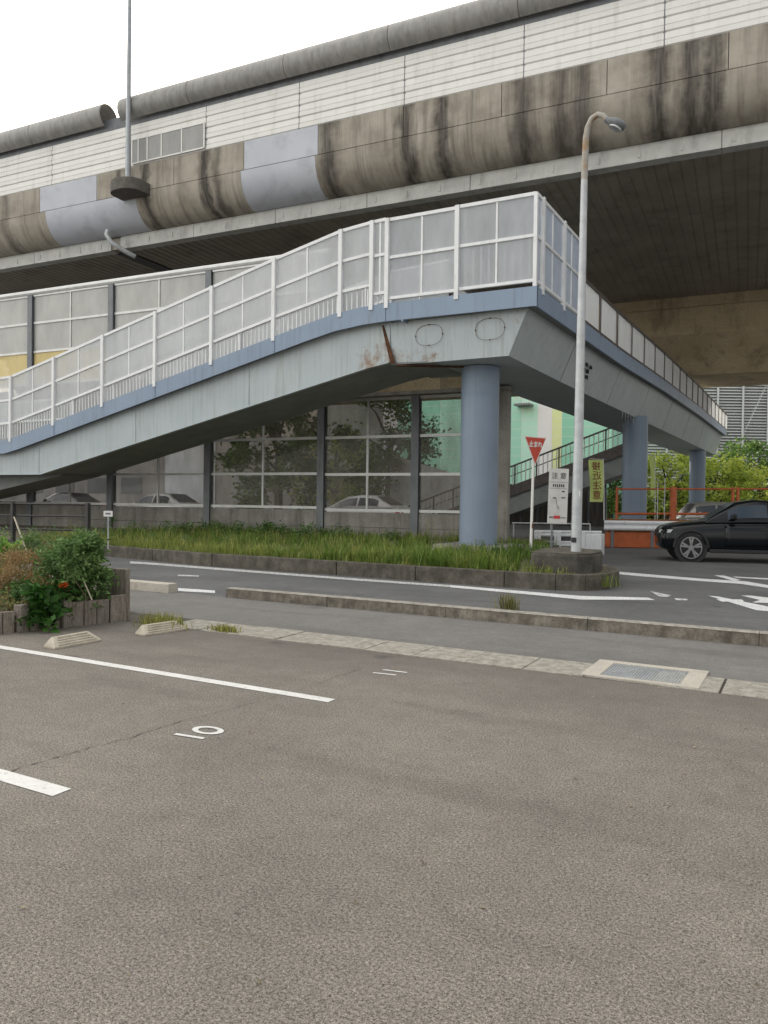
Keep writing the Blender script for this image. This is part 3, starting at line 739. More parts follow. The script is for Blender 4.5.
# round grey top cover
CZ, CV, CR = (zp+zt)/2+.04, VP+.12, (zt-zp)/2+.05
tj = [U0]+useg((36,), 120, VP)+[VU(107, 115, VP)[0], VU(124, 110, VP)[0]]+useg((193, 289, 392, 520), 60, VP)
while tj[-1] < U1-5: tj.append(tj[-1]+5.4)
tj.append(U1)
for i in range(len(tj)-1):
    if i == 2: continue
    uA, uB = tj[i]+.015, tj[i+1]-.015
    n = 20; ring = [(CV+.1*0-cos(t)*CR*1.0, CZ+sin(t)*CR) for t in [R(-62+k*(225/n)) for k in range(n+1)]]
    ringi = [(CV-cos(t)*(CR-.05), CZ+sin(t)*(CR-.05)) for t in [R(-62+k*(225/n)) for k in range(n+1)]]
    m_ = max(2, int((uB-uA)/.22)); mb = MB()
    for k in range(m_*2+1):
        u = uA+(uB-uA)*k/(m_*2); s = 1.0 if k % 2 else .985
        mb.v += [(u, CV+(y-CV)*s, CZ+(z-CZ)*s) for y, z in ring]
    rr = n+1
    for k in range(m_*2):
        for j in range(n): mb.f.append((k*rr+j, k*rr+j+1, (k+1)*rr+j+1, (k+1)*rr+j))
    q = len(mb.v)
    for u in (uA, uB): mb.v += [(u, y, z) for y, z in ringi]
    for j in range(n): mb.f.append((q+j, q+j+1, q+rr+j+1, q+rr+j))
    for j in range(n): mb.f += [(j, j+1, q+j+1, q+j), (m_*2*rr+j, m_*2*rr+j+1, q+rr+j+1, q+rr+j)]
    mb.build('cover_tube', M['cover'], hw, smooth=True, angle=50)
MB().box(U0, U1, VP+.04, VP+.6, zp-.13, zp+.42).build('cover_base', M['post'], hw)
# drain pipe
pu, pz = VU(106, 233, -.85)
MB().tube([(pu, -.75, pz+.15), (pu+.03, -.85, pz-.1), (pu+.25, -.75, pz-.45), (pu+.75, -.3, pz-.85), (pu+1.0, .1, pz-1.0)], .11, 10).build('drain_pipe', M['galv'], hw, smooth=True)
# twin girder beyond
gv = SW; GA, GB = U0, U1
zg = [PB(700, y, VO.y+gv+1.1, KV, VO.x).z for y in (298, 310, 336, 371)]
print('girder', zg)
mb = xprism([(gv, zg[1]), (gv, zj), (gv+6, zj), (gv+8.5, zg[3]), (gv+2.6, zg[3]-.0), (gv+.35, zg[2]), (gv+.12, zg[1])], GA, GB); mb.build('girder', M['beigec'], hw)
MB().box(GA, GB, gv-.12, gv+.0, zg[1]-.02, zg[0]+.6).build('girder_ledge', M['beigec'], hw)

# lamp pole on a bracket of the viaduct
bu, bz = VU(128, 183, VP-.55)
LP = VO+Vector((cos(VROT)*bu-sin(VROT)*(VP-.55), sin(VROT)*bu+cos(VROT)*(VP-.55), bz-.2))
t = thing('highway_lamp', 'tall thin grey highway lamp pole on a round bracket of the viaduct', 'street lamp', LP, VROT)
MB().tube([(0, 0, .2), (.0, 0, 4), (.05, 0, 12.5)], [.13, .115, .07], 12).build('pole', M['lampgrey'], t, smooth=True)
MB().tube([(.05, 0, 12.5), (.0, .4, 13.0), (-.05, 1.6, 13.3)], [.06, .05, .05], 10).build('arm', M['lampgrey'], t, smooth=True)
MB().ext([(-.2, 1.5, 13.25), (.15, 1.5, 13.25), (.12, 2.3, 13.3), (-.18, 2.3, 13.3)], (0, 0, .14)).build('lamp_head', M['lampgrey'], t, bevel=.03)
mb = MB(); pl = [(-.85, .56), (.85, .56)]+[(cos(x)*.85, -.05-sin(x)*.62) for x in [pi*k/14 for k in range(15)]]
mb.ext([(x, y, -.32) for x, y in pl], (0, 0, .55)); mb.build('bracket', mat('bracket_concrete', (.11, .10, .09), (.17, .155, .14), 3, .9), t, bevel=.03)
MB().tube([(-.3, .4, .2), (-.3, .4, 1.2)], .05, 8).build('conduit', M['post'], t)

# ------------------------------------------------------------------ pedestrian bridge
PBR = thing('pedestrian_bridge', 'pale blue steel footbridge with a ramp, screened railings and round columns', 'footbridge', (-7.4, 19.3, 0))
AR, AL, BF, BK = -5.65, -9.25, 17.7, 20.8
RP = [(-40, 3.55), (-25.3, 3.62), (-24.6, 3.74), (-12.2, 6.50), (-11.3, 6.68), (-10.4, 6.77), (-9.7, 6.79), (AR, 6.75)]
def rz_(a):
    for (x0, z0), (x1, z1) in zip(RP, RP[1:]):
        if x0 <= a <= x1: return z0+(z1-z0)*(a-x0)/(x1-x0)
BP = [(BF, 6.75), (27, 6.88), (37, 7.18), (50, 7.42), (68, 7.58)]
def bz_(b):
    for (x0, z0), (x1, z1) in zip(BP, BP[1:]):
        if x0 <= b <= x1: return z0+(z1-z0)*(b-x0)/(x1-x0)
def web_mat():
    m, nt, b = new('web_steel')
    p = coords(nt)
    col = ramp(nt, noise(nt, p, .9, 6), [(.3, (.41, .465, .49)), (.7, (.48, .535, .55))])
    st = ramp(nt, noise(nt, coords(nt, (4.5, 4.5, .22)), 2, 7, .68), [(.5, 0), (.74, .55)]); col = mix(nt, st, col, (.25, .25, .22))
    tot = None
    for c, r, k in (((-10.0, 17.9, 5.6), .6, .62), ((-9.5, 17.9, 5.32), .6, .7), ((-8.6, 17.9, 5.22), .7, .62), ((-10.3, 17.9, 5.35), .6, .8), ((-6.2, 17.9, 6.1), .5, .4)):
        d = N(nt, 'ShaderNodeVectorMath', operation='DISTANCE'); L(nt, p, d.inputs[0]); d.inputs[1].default_value = c
        f = math_(nt, 'MULTIPLY', math_(nt, 'SUBTRACT', 1, math_(nt, 'DIVIDE', d.outputs['Value'], r), True), k)
        tot = f if tot is None else math_(nt, 'MAXIMUM', tot, f)
    nz = noise(nt, coords(nt, (1, 1, .8)), 5.5, 8, .72)
    f = ramp(nt, math_(nt, 'ADD', math_(nt, 'MULTIPLY', tot, .55), math_(nt, 'SUBTRACT', nz, .5)), [(.16, 0), (.40, .75)])
    col = mix(nt, f, col, ramp(nt, nz, [(.4, (.33, .20, .10)), (.62, (.20, .09, .04))]))
    L(nt, col, b.inputs['Base Color']); b.inputs['Roughness'].default_value = .5
    return m
M['web'] = web_mat()
M['under'] = mat('underside_steel', (.22, .235, .235), (.29, .30, .295), .9, .7, dirt=(.12, .115, .10), dirt_sc=(.7, .7, .7))
# ramp: fascia plates, web girders, soffit
def ramp_strip(pts, top, bot, b0, b1):          # solid between top(a) and bot(a)
    mb = MB(); n = len(pts)
    for a in pts: mb.v += [(a, b0, bot(a)), (a, b0, top(a)), (a, b1, top(a)), (a, b1, bot(a))]
    for i in range(n-1):
        for j in range(4): mb.f.append((i*4+j, i*4+(j+1)%4, i*4+4+(j+1)%4, i*4+4+j))
    mb.f += [(0, 1, 2, 3), tuple(4*(n-1)+j for j in (3, 2, 1, 0))]
    return mb
ra = [-40, -25.3, -24.6, -18, -12.2, -11.3, -10.4, -9.72]
wb = lambda a: 2.42 if a < -23.6 else (2.42+(a+23.6)*(5.30-2.42)/(-9.9+23.6) if a < -9.9 else 5.30)
rw = [-40, -25.3, -24.6, -23.6, -18, -12.2, -11.3, -10.4, -9.72]
ramp_strip(ra, rz_, lambda a: rz_(a)-.47, BF, BF+.05).build('fascia', M['blue'], PBR, world=True)
ramp_strip(ra, rz_, lambda a: rz_(a)-.47, BK-.05, BK).build('fascia', M['blue'], PBR, world=True)
ramp_strip(ra, lambda a: rz_(a)-.08, lambda a: rz_(a)-.40, BF+.06, BK-.06).build('ramp_deck', M['under'], PBR, world=True)
ramp_strip(rw, lambda a: rz_(a)-.41, wb, BF+.26, BF+.32).build('web_girder', M['web'], PBR, world=True)
ramp_strip(rw, lambda a: rz_(a)-.41, wb, BK-.36, BK-.30).build('web_girder', M['under'], PBR, world=True)
ramp_strip(rw, lambda a: wb(a)+.03, wb, BF+.325, BK-.365).build('bottom_plate', M['under'], PBR, world=True)
ramp_strip(rw, lambda a: wb(a)+.0, lambda a: wb(a)-.025, BF+.22, BF+.36).build('flange', M['web'], PBR, world=True)
# lower flight leaving the ramp's turning platform
MB().ext([(-23.5, BF+1.1, 2.415), (-40, BF+1.1, 2.415), (-40, BF+1.1, -.1), (-33.5, BF+1.1, .85)], (0, 1.7, 0)).build('lower_flight', M['under'], PBR, world=True)
# landing and span: trapezoid box girder along Y
bs = [BF, 22, 27, 32, 37, 43, 50, 58, 67]
def span_strip(prof, name, m, front=True, smooth=False):
    mb = MB(); n = None
    for b in bs:
        P = prof(b); n = len(P); mb.v += [(a, b if len(q) < 1 else b+q[0], z) for a, z, *q in P]
    for i in range(len(bs)-1):
        for j in range(n): mb.f.append((i*n+j, i*n+(j+1)%n, (i+1)*n+(j+1)%n, (i+1)*n+j))
    mb.f += [tuple(range(n)), tuple((len(bs)-1)*n+j for j in range(n))[::-1]]
    return mb.build(name, m, PBR, world=True)
wbot = lambda b: 5.22+.35*max(0, min(1, (b-24)/40))
fb = lambda b: bz_(b)-.48
span_strip(lambda b: [(AR, bz_(b)), (AR, fb(b)), (AR-.05, fb(b)), (AR-.05, bz_(b))], 'fascia', M['blue'])
span_strip(lambda b: [(AL, bz_(b)), (AL, fb(b)), (AL+.05, fb(b)), (AL+.05, bz_(b))], 'fascia', M['blue'])
span_strip(lambda b: [(AR-.06, bz_(b)-.08, .06), (AR-.06, fb(b)+.06, .06), (AL+.06, fb(b)+.06, .06), (AL+.06, bz_(b)-.08, .06)], 'deck', M['under'])
ramp_strip([-9.70, AR], rz_, lambda a: rz_(a)-.47, BF-.001, BF+.05).build('fascia', M['blue'], PBR, world=True)
off = lambda b, o: (o if b == BF else 0)
span_strip(lambda b: [(AR-.30, fb(b)+.055, off(b, .26)), (AR-.80, wbot(b), off(b, .34)), (AL+.60, wbot(b), off(b, .34)), (AL+.2, fb(b)+.055, off(b, .26))], 'box_girder', M['web'])
MB().ext([(-9.71, BF+.26, 6.33), (AL+.3, BF+.26, 6.33), (AL+.6, BF+.33, 5.25), (-9.71, BF+.33, 5.28)], (0, .05, 0)).build('web_girder', M['web'], PBR, world=True)
MB().ext([(-9.71, BF+.34, 5.24), (AL+.75, BF+.34, 5.215), (AL+.75, BK-.3, 5.215), (-9.71, BK-.3, 5.24)], (0, 0, .03)).build('bottom_plate', M['under'], PBR, world=True)
# splice plates and rust at the ramp joint
mb = MB(); mb.ext([(-9.96, BF+.245, 6.28), (-9.90, BF+.245, 6.28), (-9.54, BF+.245, 5.25), (-9.68, BF+.245, 5.25), (-9.80, BF+.245, 5.65)], (0, .014, 0)); mb.build('rusty_splice', M['rustdark'], PBR, world=True)
mb = MB(); mb.bar((-9.55, BF+.3, 5.20), (-8.0, BF+1.2, 5.19), .14, .03); mb.build('rusty_seam', M['rustdark'], PBR, world=True)
for px, py in ((429, 335), (490, 329)):
    c = PB(px, py, BF+.26)
    mb = MB(); n = 32; ring = []
    for k in range(n):
        x = 2*pi*k/n; ring.append((c.x+math.copysign(abs(cos(x))**.8, cos(x))*.38, c.z+math.copysign(abs(sin(x))**.8, sin(x))*.265))
    for k in range(n):
        (x0, z0), (x1, z1) = ring[k], ring[(k+1)%n]; mb.bar((x0, BF+.257, z0), (x1, BF+.258, z1), .008, .008)
    o = mb.build('access_cover', M['rustdark'], PBR, world=True)
    mb = MB()
    for dx, dz in ((-.38, 0), (.38, 0), (0, .265), (0, -.265)): mb.box(c.x+dx-.015, c.x+dx+.015, BF+.243, BF+.262, c.z+dz-.015, c.z+dz+.015)
    mb.build('cover_bolts', M['rustdark'], o, world=True)
# old stencilled mark on the sloping side of the span
mb = MB(); random.seed(5)
for r_ in range(3):
    for k in range(5):
        if random.random() < .2: continue
        y = PA(588, 355, -6.05).y+k*.16+r_*.03; z = 5.98-r_*.15
        x = AR-.30-(fb(20)+.055-z)*.5/(fb(20)+.055-wbot(20))+.012
        mb.bar((x, y, z-.07), (x, y+random.uniform(-.03, .08), z+random.uniform(.0, .06)), .02, .07)
mb.build('faded_stencil', M['ink'], PBR, world=True)
fz = lambda y, f: (AR-.30-.5*f+.004, y, fb(y)+.05+(wbot(y)-fb(y)-.05)*f)
for y in (22.5, 28.6, 34.5, 41, 48, 55):
    MB().bar(fz(y, .02), fz(y, .99), .03, .012).build('weld_seam', M['under'], PBR, world=True)
    o = MB().bar((AR+.002, y, bz_(y)-.01), (AR+.002, y, fb(y)+.01), .05, .008).build('cover_strip', M['blue'], PBR, world=True)
for a in (-28, -22.6, -17.9, -13.3):
    MB().bar((a, BF-.003, rz_(a)-.01), (a, BF-.003, rz_(a)-.46), .03, .008).build('cover_strip', M['blue'], PBR, world=True)
    MB().bar((a-1.1, BF+.256, rz_(a-1.1)-.5), (a-1.1, BF+.256, wb(a-1.1)+.02), .025, .008).build('weld_seam', M['web'], PBR, world=True)
random.seed(17)
for k in range(7):
    y = 31.5+k*.55; h = random.uniform(.12, .4); z = wbot(y)+.0
    MB().tube([(AR-.82, y, z+.01), (AR-.82, y, z-h)], [.016, .006], 5).build('lime_drip', M['edge'], PBR, world=True)
# columns
def column(x, y, r, ztop, zbase=.3, foot=True):
    c = MB().tube([(x, y, zbase), (x, y, ztop)], r, 40).build('column', M['column'], PBR, world=True, smooth=True, angle=60)
    MB().tube([(x, y, ztop-.75), (x, y, ztop-.735)], r+.008, 40).build('weld_band', M['column'], c, world=True, smooth=True)
    if foot: MB().box(x-.98, x+.95, y-.80, y+.95, .1, .50).build('footing', M['concrete'], c, world=True, bevel=.03)
d_ = PD(478, 552, 20.6); column(d_.x, d_.y, .505, 5.2)
print('column', d_, 'pillar2', PD(634, 470, 33.8), PD(697, 470, 55))
d_ = PD(634, 515, 33.5); column(d_.x, d_.y, .52, 5.4, 0, False)
d_ = PD(697, 490, 56); column(d_.x, d_.y, .55, 5.5, 0, False)
# railings
def V3(a, b, z): return Vector((a, b, z))
def bay(p, q, H, rails, panels, pick=None, mull=True, pm='screen', post=True, fm='rail', th=.075, postw=.11, pend=False):
    p, q = Vector(p), Vector(q); Z = Vector((0, 0, 1)); d = q-p; dn = d.normalized()
    side = Vector((dn.y, -dn.x, 0)).normalized()*.035
    if post: MB().bar(p+side-Z*.12, p+side+Z*(H+.03), postw, postw).build('railing_post', M['rail'] if fm == 'rail' else M[fm], PBR, world=True)
    e = dn*.06; mb = MB()
    for i, h in enumerate(rails): mb.bar(p+e+Z*h, q-e+Z*h, th, .085 if i == 0 else .075)
    if mull:
        m_ = (p+q)/2; lo_, hi_ = min(h0 for h0, h1 in panels)+.03, max(h1 for h0, h1 in panels)
        mb.bar(m_+Z*lo_, m_+Z*hi_, .035, .05)
    if not mull and len(rails) > 2: mb.bar(q-e+Z*min(rails), q-e+Z*max(rails), .03, .05)
    mb.build('rail_frame', M[fm], PBR, world=True)
    for h0, h1 in panels:
        n = 2 if mull else 1
        for k in range(n):
            s0, s1 = p+d*((k+.035)/n), p+d*((k+.965)/n)
            MB().sheet(s0, s1, h0+.05, h1-.05, h0+.05, h1-.05, .008).build('screen_panel', M[pm], PBR, world=True)
    if pick:
        mb = MB(); n = max(2, int(hypot(d.x, d.y)/pick[2]))
        for k in range(1, n):
            s = p+d*(k/n)-side*(.8 if pm == 'screendim' else 1.3); mb.bar(s+Z*pick[0], s+Z*pick[1], .022, .03)
        mb.build('baluster_row', M['rail'], PBR, world=True)
post_a = [-31.8, -29.5, -27.2, -24.93, -22.65, -20.27, -17.93, -15.64, -13.35, -11.13, -10.16]
for x0, x1 in zip(post_a, post_a[1:]):
    bay(V3(x0, BF+.06, rz_(x0)), V3(x1, BF+.06, rz_(x1)), 2.2, [2.2, 1.38, .56], [(1.38, 2.2), (.56, 1.38)], (.02, .56, .14), x1-x0 > 1.5)
bay(V3(-10.16, BF+.06, rz_(-10.16)), V3(-9.70, BF+.06, rz_(-9.7)), 2.2, [2.2, 1.3, .3], [(1.3, 2.2), (.3, 1.3)], (.05, 1.3, .14), True)
la = [-9.70, -7.72, AR-.02]
for x0, x1 in zip(la, la[1:]):
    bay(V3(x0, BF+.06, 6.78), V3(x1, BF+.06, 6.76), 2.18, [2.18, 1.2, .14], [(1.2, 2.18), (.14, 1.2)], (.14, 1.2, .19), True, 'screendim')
MB().bar((AR-.07, BF+.06, 6.7), (AR-.07, BF+.06, 8.97), .09).build('railing_post', M['rail'], PBR, world=True)
lb = [17.78, 18.15, 20.0, 21.7]
for k, (y0, y1) in enumerate(zip(lb, lb[1:])):
    bay(V3(AR-.06, y0, bz_(y0)), V3(AR-.06, y1, bz_(y1)), 2.18, [2.18, 1.2, .14], [(1.2, 2.18), (.14, 1.2)], None, k > 0, 'screen2', k > 0)
y = 21.7
while y < 66:
    y1 = y+2.45
    bay(V3(AR-.06, y, bz_(min(y, 67))), V3(AR-.06, y1, bz_(min(y1, 67))), 1.25, [1.25, .06], [(.06, 1.25)], (.06, 1.2, .3), False, 'sidewhite', True, 'darkrail', .09, .05)
    y = y1
# rear railings: ramp back edge and far side of the span
rr = [-31.8, -25.3, -21, -17, -13, -11.2, AL]
for x0, x1 in zip(rr, rr[1:]):
    bay(V3(x0, BK-.06, rz_(x0)), V3(x1, BK-.06, rz_(x1)), 1.9, [1.9, 1.1, .2], [(.2, 1.9)], None, True)
y = BK-.06
while y < 66:
    y1 = y+4.5
    bay(V3(AL+.06, y, bz_(min(y, 67))), V3(AL+.06, y1, bz_(min(y1, 67))), 1.25, [1.25, .06], [(.06, 1.25)], None, False, 'sidewhite', True, 'darkrail', .09, .05)
    y = y1
# handrails inside the ramp
mb = MB(); mb.tube([V3(a, BF+.25, rz_(a)+.85) for a in (-31.8, -25.3, -24.6, -18, -12.2, -11.3, -10.4, -9.4)], .028, 8); mb.build('handrail', M['alu'], PBR, world=True, smooth=True)
# far stair of the bridge
SB = 42.0
s1 = PB(630, 442, SB); s0 = PB(505, 489, SB)
sd_ = (s1-s0)
s0 = s0-sd_*1.2; 
def stair_at(f): return s0.lerp(s1, f)
MB().sheet(s0, s1, -.55, .05, -.55, .05, .1).build('stair_stringer', M['darkrail'], PBR, world=True)
mb = MB(); mb.ext([s0+Vector((0, .1, -.5)), s1+Vector((0, .1, -.5)), s1+Vector((0, .1, -1.55)), s0+Vector((0, .1, -1.55))], (0, 2.2, 0)); mb.build('stair_girder', M['under'], PBR, world=True)
mb = MB(); Z = Vector((0, 0, 1))
mb.bar(s0+Z*1.15, s1+Z*1.15, .07, .09); mb.bar(s0+Z*.62, s1+Z*.62, .04, .05)
n = 12
for k in range(n+1): p = stair_at(k/n); mb.bar(p, p+Z*1.15, .07)
mb.build('stair_railing', M['darkrail'], PBR, world=True)
mb = MB(); n = 60
for k in range(n): p = stair_at((k+.5)/n); mb.bar(p+Z*.05, p+Z*1.1, .045)
mb.build('stair_balusters', M['alu'], PBR, world=True)

# ------------------------------------------------------------------ noise wall at ground level
KN = .07; NROT = atan(KN); NO = Vector((-11, 22.5, 0))
nw = thing('noise_wall', 'tall noise wall of clear panels on grey posts over a concrete base', 'noise barrier', NO, NROT)
def NU(px, py):
    p = PB(px, py, NO.y, KN, NO.x); d = p-NO; return d.x*cos(NROT)+d.y*sin(NROT), p.z
npost = [NU(x, y)[0] for x, y in ((32, 335), (112, 400), (208.5, 480), (322, 460), (416, 460), (504, 460))]
npost = [npost[0]-5.2]+npost
print('npost', npost, 'z', NU(0, 298), NU(250, 267), NU(203, 505), NU(400, 512), 'rails', NU(0, 328), NU(116, 317), NU(0, 358), NU(217, 438), NU(217, 473), NU(330, 402), NU(420, 393))
rows_l = [1.36, 2.53, 3.76, 4.98, 6.3, 7.65, 8.85, 10.0]
rows_r = [1.30, 2.50, 3.75, 5.0]
for i, u in enumerate(npost):
    tall = i <= 4
    m_ = M['post'] if i < 6 else M['concrete']
    mb = MB().box(u-.13, u+.13, -.13, -.115, .2, 10.0 if tall else 5.15).box(u-.13, u+.13, .115, .13, .2, 10.0 if tall else 5.15).box(u-.02, u+.02, -.115, .115, .2, 10.0 if tall else 5.15)
    if i == 6: mb = MB().box(u-.16, u+.16, -.16, .16, .1, 5.2)
    mb.build('post', m_, nw)
for i in range(len(npost)-1):
    u0, u1 = npost[i]+.14, npost[i+1]-.14
    rows = rows_l if i < 4 else rows_r
    o = MB().box(u0, u1, -.07, .07, .1, .72).box(u0, u1, -.062, .065, .735, rows[0]-.08).build('base_wall', M['concrete'], nw)
    if i >= 3:
        mb = MB(); k = u0+.3
        while k < u1-.1: mb.box(k-.008, k+.008, -.0725, -.0705, .15, .715); k += .6
        mb.box(u0, u1, -.0725, -.0705, .42, .435); mb.build('block_joints', M['darkfill'], o)
    um = (u0+u1)/2; halves = [(u0, um-.03), (um+.03, u1)] if i < 5 else [(u0, u1)]
    mb = MB()
    for z in rows: mb.box(u0, u1, -.05, .03, z-.045, z+.045)
    if len(halves) > 1:
        for z0, z1 in zip(rows, rows[1:]): mb.box(um-.028, um+.028, -.045, .03, z0+.046, z1-.046)
    mb.build('panel_frame', M['alu'], nw)
    for j, (z0, z1) in enumerate(zip(rows, rows[1:])):
        for h0, h1 in halves:
            MB().box(h0+.01, h1-.01, -.012, .012, z0+.05, z1-.05).build('clear_pane', M['yellow'] if (i < 2 and j == 4) else M['skysheen'] if j >= 4 else M['haze'], nw)
MB().tube([(npost[0], 0, 10.12), (npost[4]+.2, 0, 10.12)], .12, 10).build('top_rail', M['alu'], nw, smooth=True)
MB().box(npost[4]+.0, npost[6]+.2, -.35, .3, 5.06, 5.17).build('cap_ledge', M['concrete'], nw)
MB().box(npost[4]+.05, npost[5]+.9, -.28, .25, 5.175, 5.75).build('cap_beam', M['beigec'], nw)

# ------------------------------------------------------------------ street lamp
b0 = PD(576, 552, 15.4); tp = PD(585, 150, 15.4)
t = thing('street_lamp', 'grey street lamp with a rusty curved neck on the island block wall', 'street lamp', (b0.x, b0.y, .68))
lo = Vector((0, 0, -.05)); hi = tp-Vector((b0.x, b0.y, .68))
cr = Vector((cos(YAW), sin(YAW), 0))                       # arm leans out over the carriageway
MB().tube([lo, lo.lerp(hi, .12), lo.lerp(hi, .5), lo.lerp(hi, .93)], [.105, .1, .085, .065], 14).build('pole', M['galv'], t, smooth=True, angle=60)
arc = [lo.lerp(hi, .925)]; h0 = lo.lerp(hi, .93)
apx = [(585.5, 150), (586, 138), (588, 127), (592, 118.5), (598, 114.5), (603, 115.5), (607, 120)]
arc += [PD(x, y, 15.4-.012*(x-585))-Vector((b0.x, b0.y, .68)) for x, y in apx]
MB().tube(arc, [.066, .064, .062, .06, .058, .055, .05, .045], 12).build('neck', mat('rusty_grey', (.40, .39, .36), (.36, .24, .13), 5, .7, lo=.42, hi=.62), t, smooth=True, angle=60)
hp = arc[-1]; fd = (cr*.86-Vector((0, 0, .42))+Vector((0, -.2, 0))).normalized()
sdv = fd.cross(Vector((0, 0, 1))).normalized(); upv = sdv.cross(fd)
def headring(s, w, h, dz=0): return [hp+fd*s+sdv*(w*cos(x))+upv*(h*sin(x)+dz) for x in [2*pi*k/14 for k in range(14)]]
mb = MB(); ringsv = [headring(-.04, .05, .05), headring(.06, .09, .07), headring(.16, .15, .09), headring(.30, .16, .085), headring(.38, .09, .05)]
mb.v = [tuple(p) for r_ in ringsv for p in r_]
for i in range(4):
    for k in range(14): mb.f.append((i*14+k, i*14+(k+1)%14, (i+1)*14+(k+1)%14, (i+1)*14+k))
mb.f += [tuple(range(14)), tuple(range(56, 70))]
lh = mb.build('lamp_head', M['post'], t, smooth=True, angle=60)
mb = MB(); mb.add([tuple(hp+fd*.22+fd*(.13*cos(x))+sdv*(.11*sin(x))-upv*(.095)) for x in [2*pi*k/16 for k in range(16)]], [tuple(range(16))]); mb.ext(mb.v[:16], tuple(upv*.03)); mb.build('lens', M['lens'], lh)
q = Vector((-.02, -.1, .17)); MB().box(q.x-.05, q.x+.05, q.y-.012, q.y+.0, q.z, q.z+.1).build('inspection_plate', M['ink'], t)
q = PD(578.5, 493.5, 15.31)-Vector((b0.x, b0.y, .68)); MB().box(q.x-.05, q.x+.03, q.y-.004, q.y+.0, q.z-.06, q.z+.06).build('sticker', M['signwhite'], t)
MB().box(-.17, .17, -.17, .17, -.05, -.03).build('base_plate', M['galv'], t)

# end wall of the island: rounded concrete block wall
pts = [(-4.72, 14.62), (-4.2, 14.60), (-3.82, 14.68), (-3.6, 14.95), (-3.55, 15.5), (-3.7, 16.3), (-4.7, 16.8), (-4.9, 16.2)]
t = thing('block_wall', 'low weathered concrete wall with a rounded end around the lamp', 'wall', (-4.2, 15.4, .2))
MB().ext([(x, y, .1) for x, y in pts], (0, 0, .55)).build('wall', M['blockwall'], t, world=True, bevel=.05)
MB().ext([(x*.97-.13, 15.4+(y-15.4)*.94, .652) for x, y in pts], (0, 0, .015)).build('top_slab', M['kerbold'], t, world=True)

# ------------------------------------------------------------------ signs
# stop sign, an inverted red triangle
sb = PD(531.5, 554, 19.6); st_ = PD(536.5, 440, 19.6)
t = thing('stop_sign', 'red inverted triangle stop sign with white lettering on a white post', 'road sign', (sb.x, sb.y, .25), YAW+R(38))
top = st_.z-.25; lean = Vector((.06, 0, 0))
def inv(p): 
    c, s_ = cos(-(YAW+R(38))), sin(-(YAW+R(38))); d = p-Vector((sb.x, sb.y, .25)); return Vector((d.x*c-d.y*s_, d.x*s_+d.y*c, d.z))
tt = inv(st_); tt.y = 0
MB().tube([(0, .03, 0), (tt.x, .03, tt.z+.02)], [.036, .033], 12).build('post', M['signwhite'], t, smooth=True)
MB().tube([(tt.x*.3, .03, .72), (tt.x*.36, .03, .9)], [.0375, .037], 12).build('rust_patch', M['rust'], t, smooth=True)
def tri(s, y, zc_): 
    h = s*.866; return [(tt.x-s/2, y, zc_+h/3), (tt.x+s/2, y, zc_+h/3), (tt.x, y, zc_-h*2/3)]
zc_ = tt.z-.16; o = MB().ext(tri(.84, -.02, zc_), (0, .012, 0)).build('plate', M['signwhite'], t)
MB().ext(tri(.76, -.024, zc_), (0, .006, 0)).build('face', M['signred'], t)
text('止まれ', .165, M['signwhite'], t, face(tt.x, -.028, zc_+.04), bold=.006)
# the notice board
bb = PD(552, 547, 17.0); bt = PD(557.5, 496, 17.0)
t = thing('notice_board', 'narrow white notice board headed with two large characters, beside the lamp', 'sign', (bb.x, bb.y, .6), YAW+R(6))
MB().tube([(0, .03, -.1), (.0, .03, .9)], .022, 8).build('post', M['post'], t)
bw, bh = .44, 1.22; zc_ = bt.z-.6
bo = MB().box(.09-bw/2, .09+bw/2, -.01, .01, zc_-bh/2, zc_+bh/2).build('board', M['board'], t)
bo.rotation_euler = (0, R(1.5), 0)
def onb(x, z): return face(.09+x, -.0135, zc_+z)
text('注 意', .15, M['ink'], bo, onb(0, .44))
mb = MB()
for k in range(6): mb.box(.09-.13+k*.046, .09-.13+k*.046+.026, -.0135, -.011, zc_+.20, zc_+.265)
mb.build('printed_line', M['ink'], bo)
mb = MB().box(.09-.2, .09+.2, -.0135, -.011, zc_+.305, zc_+.312).box(.09-.2, .09+.19, -.0135, -.011, zc_+.165, zc_+.172); mb.build('ruled_line', M['post'], bo)
mb = MB().box(.09+.08, .09+.14, -.0135, -.011, zc_+.09, zc_+.12).box(.09+.07, .09+.16, -.0135, -.011, zc_-.045, zc_-.02).box(.09-.12, .09-.05, -.0135, -.011, zc_-.055, zc_-.03); mb.build('printed_mark', M['inkblue'], bo)
mb = MB().bar((.09-.05, -.012, zc_-.05), (.09-.01, -.012, zc_-.28), .003, .012).bar((.09+.0, -.0122, zc_-.2), (.09+.03, -.0122, zc_-.29), .003, .012); mb.build('map_drawing', M['post'], bo)
mb = MB().box(.09-.09, .09+.06, -.0135, -.011, zc_-.50, zc_-.43); mb.build('printed_mark', M['inkred'], bo)
mb = MB().box(.09-.19, .09-.10, -.0135, -.011, zc_-.49, zc_-.45).box(.09+.07, .09+.19, -.0135, -.011, zc_-.485, zc_-.46); mb.build('printed_mark', M['post'], bo)

